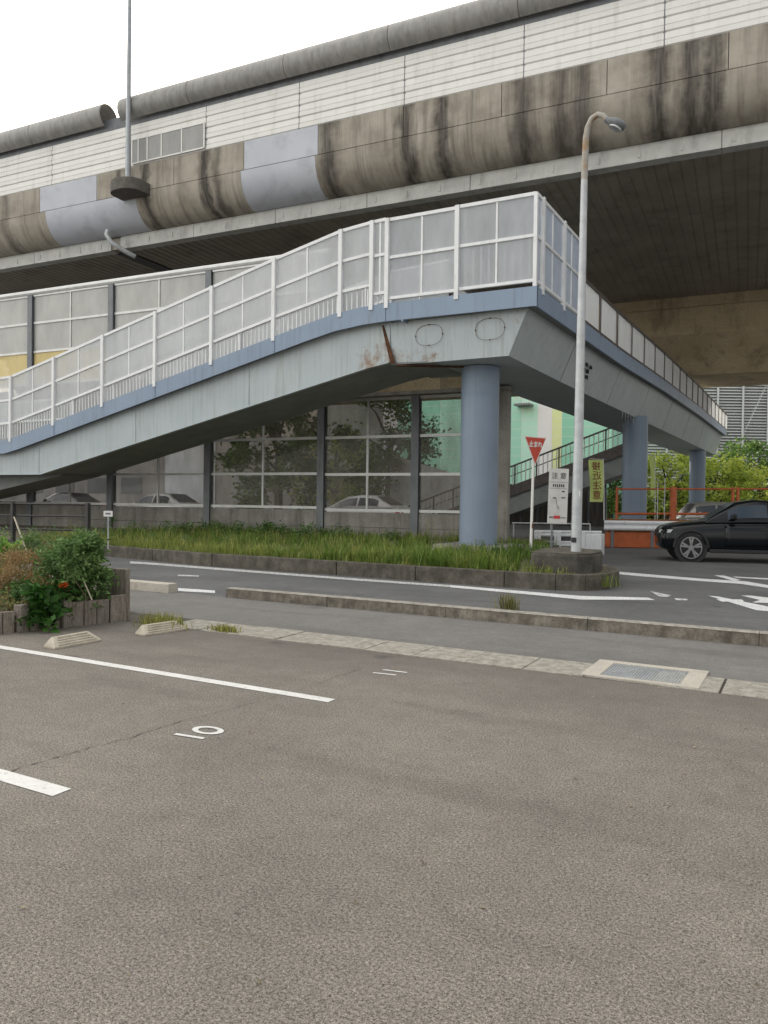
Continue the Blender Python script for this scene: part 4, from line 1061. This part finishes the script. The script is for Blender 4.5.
# banners seen from behind
def banner(label, px, d, ytop, ybot, ypole, wpx, txt):
    p = PD(px, ypole, d); q = PD(px, ytop, d); r_ = PD(px, ybot, d); w_ = wpx*d/F
    t = thing('banner_flag', label, 'banner', (p.x, p.y, p.z), YAW, 'warning banners by the site fence')
    H = q.z-p.z; h = q.z-r_.z
    MB().tube([(0, 0, 0), (-.02, 0, H*.5), (-.06, 0, H+.05)], [.018, .016, .012], 8).build('pole', M['signwhite'], t)
    MB().tube([(-.05, 0, H+.02), (-w_-.06, 0, H+.04)], .01, 6).build('crossbar', M['signwhite'], t)
    n, m2 = 14, 6; mb = MB()
    for i in range(n+1):
        for j in range(m2+1):
            f, g = i/n, j/m2
            mb.v.append((-.05-w_*g-.05*sin(f*5+1)*g, .06*sin(f*7+g*3)*(.3+g), H-h*f))
    for i in range(n):
        for j in range(m2): k = i*(m2+1)+j; mb.f.append((k, k+1, k+m2+2, k+m2+1))
    c = mb.build('cloth', M['banner'], t, smooth=True)
    if txt:
        for k, ch in enumerate(txt):
            z = H-h*(.16+.23*k); f = .16+.23*k
            text(ch, .345, M['inkbrown'], c, face(-.05-w_*.5-.03*sin(f*5+1), .06*sin(f*7+1.5)*.8-.06, z), mirror=True, bold=.002)
    return t
banner('yellow-green warning banner with four brown characters, seen from behind', 604, 29, 460, 502, 520, 14, '接近注意')
banner('faded narrow banner hanging limp beyond the orange railing', 655, 36, 456, 496, 520, 4.5, '')

# ------------------------------------------------------------------ guard rails, fence, barrier
def wbeam(mb, p, q, z0, h, t=.06):
    p, q = Vector(p), Vector(q); d = (q-p); d.z = 0; d.normalize(); n = Vector((d.y, -d.x, 0))
    prof = [(0, 0), (.045, .12), (.05, .26), (.01, .40), (.0, .5), (.01, .60), (.05, .74), (.045, .88), (0, 1), (-.012, 1), (-.012, 0)]
    mb.ext([p+n*y+Vector((0, 0, z0+h*z)) for y, z in prof], q-p)
g0, g1 = PD(534, 552, 24.6), PD(601, 552, 24.6)
g0.z = g1.z = .05; gd = (g1-g0)
t = thing('guard_rail', 'short white guard rail with plate posts behind the block wall', 'guard rail', g0)
mb = MB(); wbeam(mb, g0, g1, .50, .20); mb.build('beam', M['white'], t, world=True)
mb = MB(); wbeam(mb, g0+Vector((0, .05, 0)), g1+Vector((0, .05, 0)), .18, .18); mb.build('beam', M['white'], t, world=True)
for f, w_ in ((.06, .22), (.36, .22), (.72, .22)):
    p = g0+gd*f; p.y -= .12; MB().box(p.x-w_/2, p.x+w_/2, p.y, p.y+.06, -.05, .72).build('plate_post', M['white'], t, world=True, bevel=.015)
p = g1+Vector((-.25, -.15, 0)); MB().box(p.x-.28, p.x+.34, p.y-.2, p.y+.25, -.05, .66).build('end_box', M['white'], t, world=True, bevel=.03)
t = thing('pipe_railing', 'thin grey pipe railing behind the notice board', 'railing', PD(590, 545, 26))
pz = PD(512, 523, 26); pq = PD(590, 524, 26)
MB().tube([pz, pq], .028, 8).build('pipe', M['galv'], t, world=True)
for p in (pz.lerp(pq, .02), pz.lerp(pq, .5), pq): MB().tube([(p.x, p.y, -.05), p], .028, 8).build('pipe_post', M['galv'], t, world=True)
b0_, b1_ = PD(605, 548, 28.5), PD(700, 550, 28.5); b0_.z = b1_.z = 0
t = thing('site_barrier', 'orange steel site barrier under a white guard beam', 'barrier', b0_)
MB().sheet(b0_, b1_, .0, .56, .0, .56, .12).build('orange_panel', M['orange'], t, world=True, bevel=.02)
mb = MB(); wbeam(mb, b0_+Vector((0, -.2, 0)), b1_+Vector((0, -.2, 0)), .64, .36); mb.build('white_beam', M['white'], t, world=True)
MB().sheet(b0_+Vector((0, .3, 0)), b1_+Vector((0, .3, 0)), .0, 1.05, .0, 1.05, .1).build('rear_panel', M['rust'], t, world=True)
for f in (.08, .5, .9):
    p = b0_.lerp(b1_, f); MB().box(p.x-.05, p.x+.05, p.y-.12, p.y-.02, 0, .95).build('barrier_post', M['post'], t, world=True)
t = thing('site_fence', 'thin orange tube fence of posts and rails around the bridge columns', 'fence', PD(617, 520, 31))
fA, fB, fC = PD(617, 489, 31), PD(735, 489, 31), PD(800, 489, 31)
MB().tube([fA, fB, fC], .035, 8).build('top_rail', M['orange'], t, world=True)
d2 = Vector((0, 0, -1.0)); MB().tube([fA+d2, fB+d2, fC+d2], .05, 8).build('bottom_rail', M['orange'], t, world=True)
for px, r_ in ((617, .05), (673.5, .13), (733, .06), (738, .06), (795, .08)):
    p = PD(px, 489, 31); MB().tube([(p.x, p.y, 0), (p.x, p.y, p.z+.08)], r_, 10).build('fence_post', M['orange'], t, world=True, smooth=True)
for px in (665, 658):
    p = PD(px, 478, 30.5); q = thing('marker_pole', 'thin bare pole standing at the orange fence, %s' % ('closest to its thick post' if px == 665 else 'next to the limp banner'), 'pole', (p.x, p.y, 0))
    MB().tube([(0, 0, 0), (0, 0, p.z)], .018, 6).build('shaft', M['galv'], q)
# black fence at the left of the island
t = thing('pipe_fence', 'dark three-rail metal fence on the weedy end of the island', 'fence', G(88, 545, .3))
fa = PD(-60, 503, 21.5); fb_ = PD(88, 504.5, 21.0); dd = fb_-fa
for k, (y0, y1, r_) in enumerate(((503, 504.5, .03), (514.5, 516.5, .024), (527, 530.5, .024))):
    MB().tube([PD(-60, y0, 21.5), PD(88, y1, 21.0)], r_, 8).build('rail', M['black'], t, world=True)
for f in (.02, .5, 1.0):
    p = fa+dd*f; MB().box(p.x-.05, p.x+.05, p.y-.05, p.y+.05, .1, p.z+.04).build('fence_post', M['black'], t, world=True)
p = PD(108, 543, 20.5); q = PD(108.3, 516.5, 20.5)
t = thing('marker_sign', 'tiny white plate on a thin stake in the weeds', 'sign', (p.x, p.y, .25), YAW)
MB().tube([(0, .01, 0), (.0, .01, q.z-.25)], .016, 6).build('stake', M['galv'], t)
o = MB().box(-.12, .12, -.012, .0, q.z-.25, q.z-.10).build('plate', M['signwhite'], t)
MB().box(-.07, .07, -.0145, -.0125, q.z-.20, q.z-.15).build('printed_line', M['post'], o)

struct('side_street', MB().box(-90, -8.5, 25.5, 40, -.1, .41), M['road'])
# ------------------------------------------------------------------ cars
def make_car(name, label, loc, rz, paint, prof, cab, wheels, wr, W, group=None, detail=True):
    """prof: (x, z_bottom, z_top, half width) along the body; cab: (x, z_base, z_roof, half base, half roof)"""
    t = thing(name, label, 'car', loc, rz, group)
    def loft(sections, closed=True):
        mb = MB(); n = len(sections[0])
        for s_ in sections: mb.v += s_
        for i in range(len(sections)-1):
            for j in range(n): mb.f.append((i*n+j, i*n+(j+1)%n, (i+1)*n+(j+1)%n, (i+1)*n+j))
        mb.f += [tuple(range(n)), tuple((len(sections)-1)*n+j for j in range(n))[::-1]]
        return mb
    secs = []
    for x, zb_, zt_, w_ in prof:
        h = zt_-zb_
        half = [(w_*.86, zb_), (w_*.97, zb_+h*.12), (w_, zb_+h*.42), (w_*.985, zb_+h*.70), (w_*.93, zb_+h*.9), (w_*.72, zt_), (w_*.3, zt_+.025)]
        secs.append([(x, -y, z) for y, z in half]+[(x, y, z) for y, z in half[::-1]])
    o = loft(secs).build('body', M[paint], t, smooth=True, angle=70)
    s_ = o.modifiers.new('s', 'SUBSURF'); s_.levels = s_.render_levels = 2
    csec = []
    for x, z0, z1, w0, w1 in cab:
        h = z1-z0
        half = [(w0, z0), (w0*.97+w1*.03, z0+h*.15), (w1*1.03, z0+h*.82), (w1*.9, z0+h*.96), (w1*.45, z1)]
        csec.append([(x, -y, z) for y, z in half]+[(x, y, z) for y, z in half[::-1]])
    cbn = loft(csec).build('cabin', M[paint], t, smooth=True, angle=60)
    # side windows follow the cabin's slanted sides
    def at(x, f, side):
        for A_, B_ in zip(cab, cab[1:]):
            if A_[0] <= x <= B_[0]:
                k = (x-A_[0])/(B_[0]-A_[0]); z0, z1, w0, w1 = [A_[i]+(B_[i]-A_[i])*k for i in (1, 2, 3, 4)]
                lo_ = (w0*.97+w1*.03, z0+(z1-z0)*.15); hi_ = (w1*1.03, z0+(z1-z0)*.82)
                y = lo_[0]+(hi_[0]-lo_[0])*f+.012; z = lo_[1]+(hi_[1]-lo_[1])*f
                return (x, side*y, z)
        return None
    xs0, xs1 = cab[0][0], cab[-1][0]
    wins = []
    L_c = xs1-xs0
    splits = [xs0+L_c*.17, xs0+L_c*.47, xs0+L_c*.50, xs0+L_c*.80]
    for side in (-1, 1):
        for a_, b_2 in ((splits[0], splits[1]), (splits[2], splits[3])):
            n = 6; P = [at(a_+(b_2-a_)*k/n, .06, side) for k in range(n+1)]; Q = [at(a_+(b_2-a_)*k/n, .94, side) for k in range(n+1)]
            mb = MB(); mb.v = P+Q; mb.f = [(k, k+1, n+1+k+1, n+1+k) for k in range(n)]
            mb.build('window', M['glass'], t, smooth=True)
    # windscreen and rear screen laid on the sloping ends of the cabin
    for A_, B_, nm in ((cab[0], cab[1], 'windscreen'), (cab[-1], cab[-2], 'rear_screen')):
        def pt(k, s): 
            x, z0, z1, w0, w1 = [A_[i]+(B_[i]-A_[i])*k for i in range(5)]; return (x, s*w1*.86, z1+.012)
        MB().add([pt(.12, -1), pt(.92, -1), pt(.92, 1), pt(.12, 1)], [(0, 1, 2, 3)]).build(nm, M['glass'], t)
    for wx in wheels:
        for side in (-1, 1):
            y = side*(W-.11)
            ty = MB().tube([(wx, y-.10, wr), (wx, y-.08, wr), (wx, y+.08, wr), (wx, y+.10, wr)], [wr*.9, wr, wr, wr*.9], 28).build('wheel', M['tyre'], t, smooth=True, angle=50)
            if detail:
                yo = y+side*.101; mb = MB()
                for k in range(5):
                    a_ = 2*pi*k/5+.3
                    for da in (-.16, .16):
                        mb.bar((wx+cos(a_)*.05, yo, wr+sin(a_)*.05), (wx+cos(a_+da)*wr*.72, yo, wr+sin(a_+da)*wr*.72), .022, .05)
                mb.tube([(wx, yo-.012, wr), (wx, yo+.012, wr)], .07, 14)
                for k in range(28):
                    a_, b_3 = 2*pi*k/28, 2*pi*(k+1)/28
                    mb.bar((wx+cos(a_)*wr*.74, yo, wr+sin(a_)*wr*.74), (wx+cos(b_3)*wr*.74, yo, wr+sin(b_3)*wr*.74), .02, .025)
                mb.build('rim', M['rim'], ty)
            ar = MB(); n = 18
            pts_ = [(wx+cos(pi*k/n)*(wr+.07), side*(W-.005), wr+.0+sin(pi*k/n)*(wr+.07)) for k in range(n+1)]
            ar.tube(pts_, .04, 8); ar.build('wheel_arch', M['plastic'], t, smooth=True)
            MB().tube([(wx, side*(W-.25), wr), (wx, side*(W-.02), wr)], wr+.06, 28).build('wheel_well', M['plastic'], t)
    xf, xr = prof[0][0], prof[-1][0]; zf = prof[1][2]
    for side in (-1, 1):
        mb = MB(); x = prof[1][0]
        mb.ext([(xf+.02, side*(W*.55), zf-.17), (xf+.30, side*(W*.93), zf-.15), (xf+.36, side*(W*.93), zf-.06), (xf+.05, side*(W*.6), zf-.09)], (-.03, side*.02, 0))
        mb.build('headlight', M['lens'], t, bevel=.01)
        zr = prof[-2][2]
        MB().ext([(xr-.04, side*W*.55, zr-.2), (xr-.18, side*W*.95, zr-.2), (xr-.18, side*W*.95, zr-.06), (xr-.04, side*W*.55, zr-.08)], (.04, side*.012, 0)).build('tail_light', M['redlens'], t)
        c = at(splits[0]+.05, .12, side); MB().ext([(c[0]-.02, c[1]+side*.02, c[2]-.02), (c[0]+.16, c[1]+side*.02, c[2]-.02), (c[0]+.14, c[1]+side*.02, c[2]+.13), (c[0]+.02, c[1]+side*.02, c[2]+.12)], (0, side*.2, 0)).build('mirror', M[paint], t, bevel=.03)
    mb = MB(); mb.box(xf-.005, xf+.05, -W*.38, W*.38, prof[0][1]+.22, zf-.10); mb.build('grille', M['plastic'], t, bevel=.02)
    if detail:
        zbelt = cab[1][1]
        for side in (-1, 1):
            for x0, x1 in ((splits[0]-.1, splits[1]+.05), (splits[1]+.07, splits[3]-.05)):
                def shell(x, f):
                    for A_, B_ in zip(prof, prof[1:]):
                        if A_[0] <= x <= B_[0]:
                            k = (x-A_[0])/(B_[0]-A_[0]); zb_, zt_, w_ = [A_[q]+(B_[q]-A_[q])*k for q in (1, 2, 3)]
                            h = zt_-zb_; tab = [(.0, .86), (.12, .97), (.42, 1), (.70, .985), (.9, .93), (1, .8)]
                            for (f0, g0), (f1, g1) in zip(tab, tab[1:]):
                                if f0 <= f <= f1: return (x, side*(w_*(g0+(g1-g0)*(f-f0)/(f1-f0))+.004), zb_+h*f)
                nx, fs = 8, (.22, .32, .42, .52, .62, .70, .78, .86)
                mb = MB(); mb.v = [shell(x0+(x1-x0)*q/nx, f) for q in range(nx+1) for f in fs]; m3 = len(fs)
                mb.f = [(q*m3+f, q*m3+f+1, (q+1)*m3+f+1, (q+1)*m3+f) for q in range(nx) for f in range(m3-1)]
                d_o = mb.build('door', M[paint], t, smooth=True, angle=80)
                so = d_o.modifiers.new('s', 'SOLIDIFY'); so.thickness = .012; so.offset = 0
                sh = shell(x1-.2, .74); MB().box(sh[0]-.10, sh[0]+.10, sh[1]-.012, sh[1]+.016, sh[2]-.016, sh[2]+.016).build('handle', M['plastic'], d_o, bevel=.008)
            MB().box(wheels[0]+wr+.1, wheels[1]-wr-.1, side*(W-.02)-.03, side*(W-.02)+.03, .26, .36).build('sill', M['plastic'], t, bevel=.02)
    return t
suv_prof = [(.06, .42, .80, .62), (.16, .30, .93, .84), (.5, .24, 1.02, .96), (1.2, .24, 1.09, .985), (1.8, .24, 1.13, .985), (2.6, .25, 1.13, .985), (3.4, .25, 1.15, .985), (4.1, .27, 1.17, .98), (4.6, .33, 1.18, .95), (4.85, .42, 1.12, .86), (4.93, .50, 1.0, .7)]
suv_cab = [(1.30, 1.06, 1.09, .86, .80), (2.15, 1.09, 1.62, .87, .64), (2.65, 1.10, 1.70, .87, .64), (3.4, 1.10, 1.64, .87, .64), (4.1, 1.12, 1.45, .84, .62), (4.75, 1.13, 1.17, .78, .70)]
fw = PD(691, 555.5, 21.9); rzc = YAW+R(-13)
loc = Vector((fw.x, fw.y, -.01))-Vector((cos(rzc)*.9-sin(rzc)*(-.98), sin(rzc)*.9+cos(rzc)*(-.98), 0))
suv = make_car('suv', 'glossy black coupe-roofed SUV driving past the orange barrier', loc, rzc, 'carblack', suv_prof, suv_cab, (.9, 3.87), .385, .985)
suv.scale = (1, 1, 1.06)
sed_prof = [(0, .35, .62, .6), (.12, .25, .72, .8), (.6, .2, .84, .87), (1.3, .2, .92, .88), (2.2, .2, .93, .88), (3.4, .2, .97, .88), (4.1, .25, .97, .85), (4.4, .35, .9, .76), (4.48, .42, .8, .6)]
sed_cab = [(1.0, .88, .90, .78, .72), (1.9, .90, 1.38, .78, .56), (2.5, .9, 1.46, .78, .56), (3.2, .92, 1.42, .78, .56), (4.05, .95, .98, .74, .66)]
def sedan(px, d, label, paint, rz=0, lift=0):
    p = PD(px, 500, d); return make_car('sedan', label, (p.x, p.y, .40), rz, paint, sed_prof, sed_cab, (.8, 3.5), .31, .88, 'cars behind the noise wall', False)
sedan(127, 36, 'white car seen through the noise wall under the low end of the ramp', 'carwhite', R(-2))
sedan(317, 33, 'white car seen through the noise wall beside the blue column', 'carwhite', R(-1))
sedan(40, 42, 'dark car seen through the noise wall behind the black fence', 'cardark', R(-2))
van_prof = [(0, .3, .9, .6), (.1, .25, 1.0, .7), (.6, .2, 1.08, .73), (3.0, .2, 1.08, .73), (3.3, .25, 1.05, .72), (3.4, .3, .9, .68)]
van_cab = [(.15, .98, 1.0, .66, .6), (.75, 1.0, 1.70, .68, .6), (1.6, 1.0, 1.78, .68, .6), (3.0, 1.0, 1.74, .68, .6), (3.38, 1.0, 1.2, .66, .6)]
p = PD(676, 520, 38)
make_car('van', 'small pale boxy van parked behind the orange tube fence', (p.x, p.y, -.01), YAW+R(2), 'carsilver', van_prof, van_cab, (.6, 2.9), .28, .73, None, False)

# ------------------------------------------------------------------ buildings far behind
def at_b(px, b): return PB(px, 480, b).x
MBB = 74.0
t = thing('striped_building', 'large building clad in mint, white and lime vertical panels', 'building', (PB(500, 480, MBB).x, MBB, 0))
edges = [(380, 'gridwhite'), (397, 'mintdark'), (440, 'mint'), (521, 'mintlight'), (537, 'gridwhite'), (551, 'lime'), (561, 'mintdark'), (577, 'mint'), (611, None)]
for (x0, m_), (x1, _) in zip(edges, edges[1:]):
    a0, a1 = at_b(x0, MBB), at_b(x1, MBB)
    MB().box(a0, a1-.01, MBB, MBB+10, 0, 14.2).build('wall_panel', M[m_], t, world=True)
    mb = MB().box(a0-.02, a0+.02, MBB-.014, MBB-.003, 0, 14.1); z = .8
    while z < 14: mb.box(a0, a1-.01, MBB-.012, MBB-.002, z, z+.03); z += .9
    mb.build('panel_joints', M['gridwhite'], t, world=True)
q = PB(521, 402, MBB-1.3); YB = MBB-1.3
mb = MB().box(q.x-.75, q.x+.85, YB, MBB-.02, q.z-.3, q.z-.12)
bal = mb.build('balcony', M['post'], t, world=True)
mb = MB()
for k in range(7): mb.box(q.x-.75+k*.25, q.x-.70+k*.25, YB, YB+.05, q.z-.12, q.z+1.0)
mb.box(q.x-.75, q.x+.85, YB-.01, YB+.06, q.z+1.0, q.z+1.08).box(q.x-.75, q.x+.85, YB-.01, YB+.06, q.z+.35, q.z+.41)
mb.build('balcony_railing', M['alu'], bal, world=True)
c0 = PD(640, 480, 95); c1 = PD(900, 480, 95); ldir = (c1-c0).normalized()
t = thing('louvre_building', 'tall grey building covered in white horizontal louvres, behind the trees', 'building', (c0.x, c0.y, 0), YAW)
W2 = (c1-c0).length
MB().box(0, W2, .5, 14, 0, 30).build('wall', M['louvreback'], t)
mb = MB(); z = 3.0
while z < 30: mb.box(0, W2, .1, .35, z, z+.12); z += .36
mb.build('louvre_slats', M['louvre'], t)
mb = MB(); x = 0
while x < W2: mb.box(x, x+.22, -.1, .0, 0, 30); x += 3.1
for k in range(4): mb.bar((k*8.0+2, .42, 4), (k*8.0+10, .42, 22), .2, .2)
mb.build('louvre_mullions', M['louvre'], t)
# service block seen through the wall
t = thing('grey_building', 'plain dull grey building far behind the noise wall', 'building', (-45, 62, 0))
MB().box(-150, at_b(322, 62), 62, 75, 0, 14).build('wall', M['greybuild'], t, world=True)
MB().box(at_b(165, 61.9), at_b(215, 61.9), 61.9, 62, 0, 10).build('reflection_panel', M['palereflect'], t, world=True)  # added panel, imitates a pale reflection in the noise wall panes
for r_ in range(4):
    for k in range(9):
        x = at_b(322, 62)-5-k*5.5;
        if at_b(165, 61.9)-3.3 < x < at_b(215, 61.9)+.1: continue
        MB().box(x, x+3.2, 61.95, 62.0, 2+r_*3.6, 3.8+r_*3.6).build('window', M['window'], t, world=True)
t = thing('ramp_wall', 'pale concrete parapet of a road ramp behind the noise wall', 'wall', (-20, 47, 0))
MB().ext([(at_b(390, 44), 44, 0), (at_b(470, 44), 44, 0), (at_b(470, 44), 44, 3.0), (at_b(390, 44), 44, 4.6)], (0, .4, 0)).build('wall', M['edge'], t, world=True)

p0, p1 = PD(470, 500, 46), PD(606, 500, 46)
t = thing('shade_wall', 'added low dark wall standing in for the shade under the far stair', 'wall', (p0.x, p0.y, 0))  # dark sheet added in place of the shade below the stair
MB().sheet(p0, p1, -1.7, .95, -1.7, .95, .15).build('shade_panel', M['darkfill'], t, world=True)
mb = MB()
for k in range(9): q = p0.lerp(p1, k/8); mb.box(q.x-.05, q.x+.05, q.y-.14, q.y-.02, 0, 2.5)
mb.build('shade_wall_posts', M['post'], t, world=True)
# ------------------------------------------------------------------ trees
def tree(label, px, d, h, r, m, n=2600, leaf=.34, zlow=.25, name='tree', group='trees beyond the bridge', seed=1, depth=None):
    random.seed(seed)
    p = PD(px, 500, d); t = thing(name, label, 'tree', (p.x, p.y, 0), 0, group)
    mb = MB(); tips = []
    top = Vector((random.gauss(0, .2), random.gauss(0, .2), h*.8))
    mb.tube([(0, 0, 0), (0.05, 0, h*.3), top*.8, top], [r*.075+.05, r*.06+.04, .06, .02], 8)
    for k in range(9):
        a = k*2.4+random.uniform(-.4, .4); s = random.uniform(.2, .65)
        st = Vector((0, 0, h*s)); e = Vector((cos(a)*r*random.uniform(.5, .95), sin(a)*r*random.uniform(.5, .95), h*min(.95, s+random.uniform(.1, .35))))
        mb.tube([st, st.lerp(e, .5)+Vector((0, 0, .15*r)), e], [.05+r*.02, .05, .015], 6); tips.append(e)
    mb.build('trunk', M['bark'], t, smooth=True)
    cl = []
    for k in range(46):
        a = random.uniform(0, 6.28); zz = random.uniform(zlow, 1); rad = r*math.sqrt(max(.05, 1-((zz-.5)/.58)**2))*math.sqrt(random.random())
        cl.append((cos(a)*rad, sin(a)*rad, h*zz, r*random.uniform(.12, .30)))
    cl += [(e.x, e.y, e.z, r*.22) for e in tips]
    mb = MB(); leaf_cloud(mb, cl, n, leaf, .6, .6); mb.build('crown', M[m], t, recalc=False)
    return t
tree('large dark green tree in front of the louvre building', 742, 78, 7.6, 5.2, 'treeleaf', 6500, .36, .12, seed=2)
tree('bright yellow-green young tree beside the last bridge column', 722, 66, 5.5, 2.8, 'treelight', 3600, .3, .12, seed=4)
tree('round light green shrub tree half hidden by the black car', 762, 64, 4.6, 2.8, 'treelight', 3200, .28, .08, seed=5)
tree('sunlit yellow-green tree between the second and third columns', 666, 70, 6.0, 3.4, 'treelight', 4200, .3, .1, seed=6)
tree('dull green tree showing below the far stair', 610, 72, 5.6, 3.2, 'treeleaf', 3000, .3, .1, seed=7)
tree('small dark shrub tree under the end of the footbridge', 700, 72, 4.4, 2.8, 'treedark', 2600, .3, .05, seed=8)
tree('dark green tree at the right edge, behind the black car', 792, 72, 6.6, 4.0, 'treeleaf', 4200, .34, .08, seed=9)
g_ = 'trees behind the noise wall'
tree('spreading dark tree seen through the noise wall left of its widest bay post', 278, 50, 8.6, 3.6, 'treeleaf', 6500, .30, .12, group=g_, seed=12)
tree('dense dark tree seen through the noise wall nearest the blue column', 388, 52, 8.8, 3.4, 'treeleaf', 6500, .30, .12, group=g_, seed=13)
tree('small sunlit tree seen through the noise wall between two larger trees', 335, 60, 6.6, 3.2, 'treelight', 4200, .32, .15, group=g_, seed=14)
# clipped hedge mass closing the site beyond the van
random.seed(21)
p0, p1 = PD(588, 500, 80), PD(840, 500, 80)
cl = []
for k in range(160):
    q = p0.lerp(p1, random.random()); cl.append((q.x, q.y+random.uniform(-1.2, 1.2), random.uniform(.1, 2.4), .55))
mb = MB(); leaf_cloud(mb, cl, 9000, .4, .6, .6)
tag(mb.build('shrubbery', M['treedark'], recalc=False), kind='stuff')
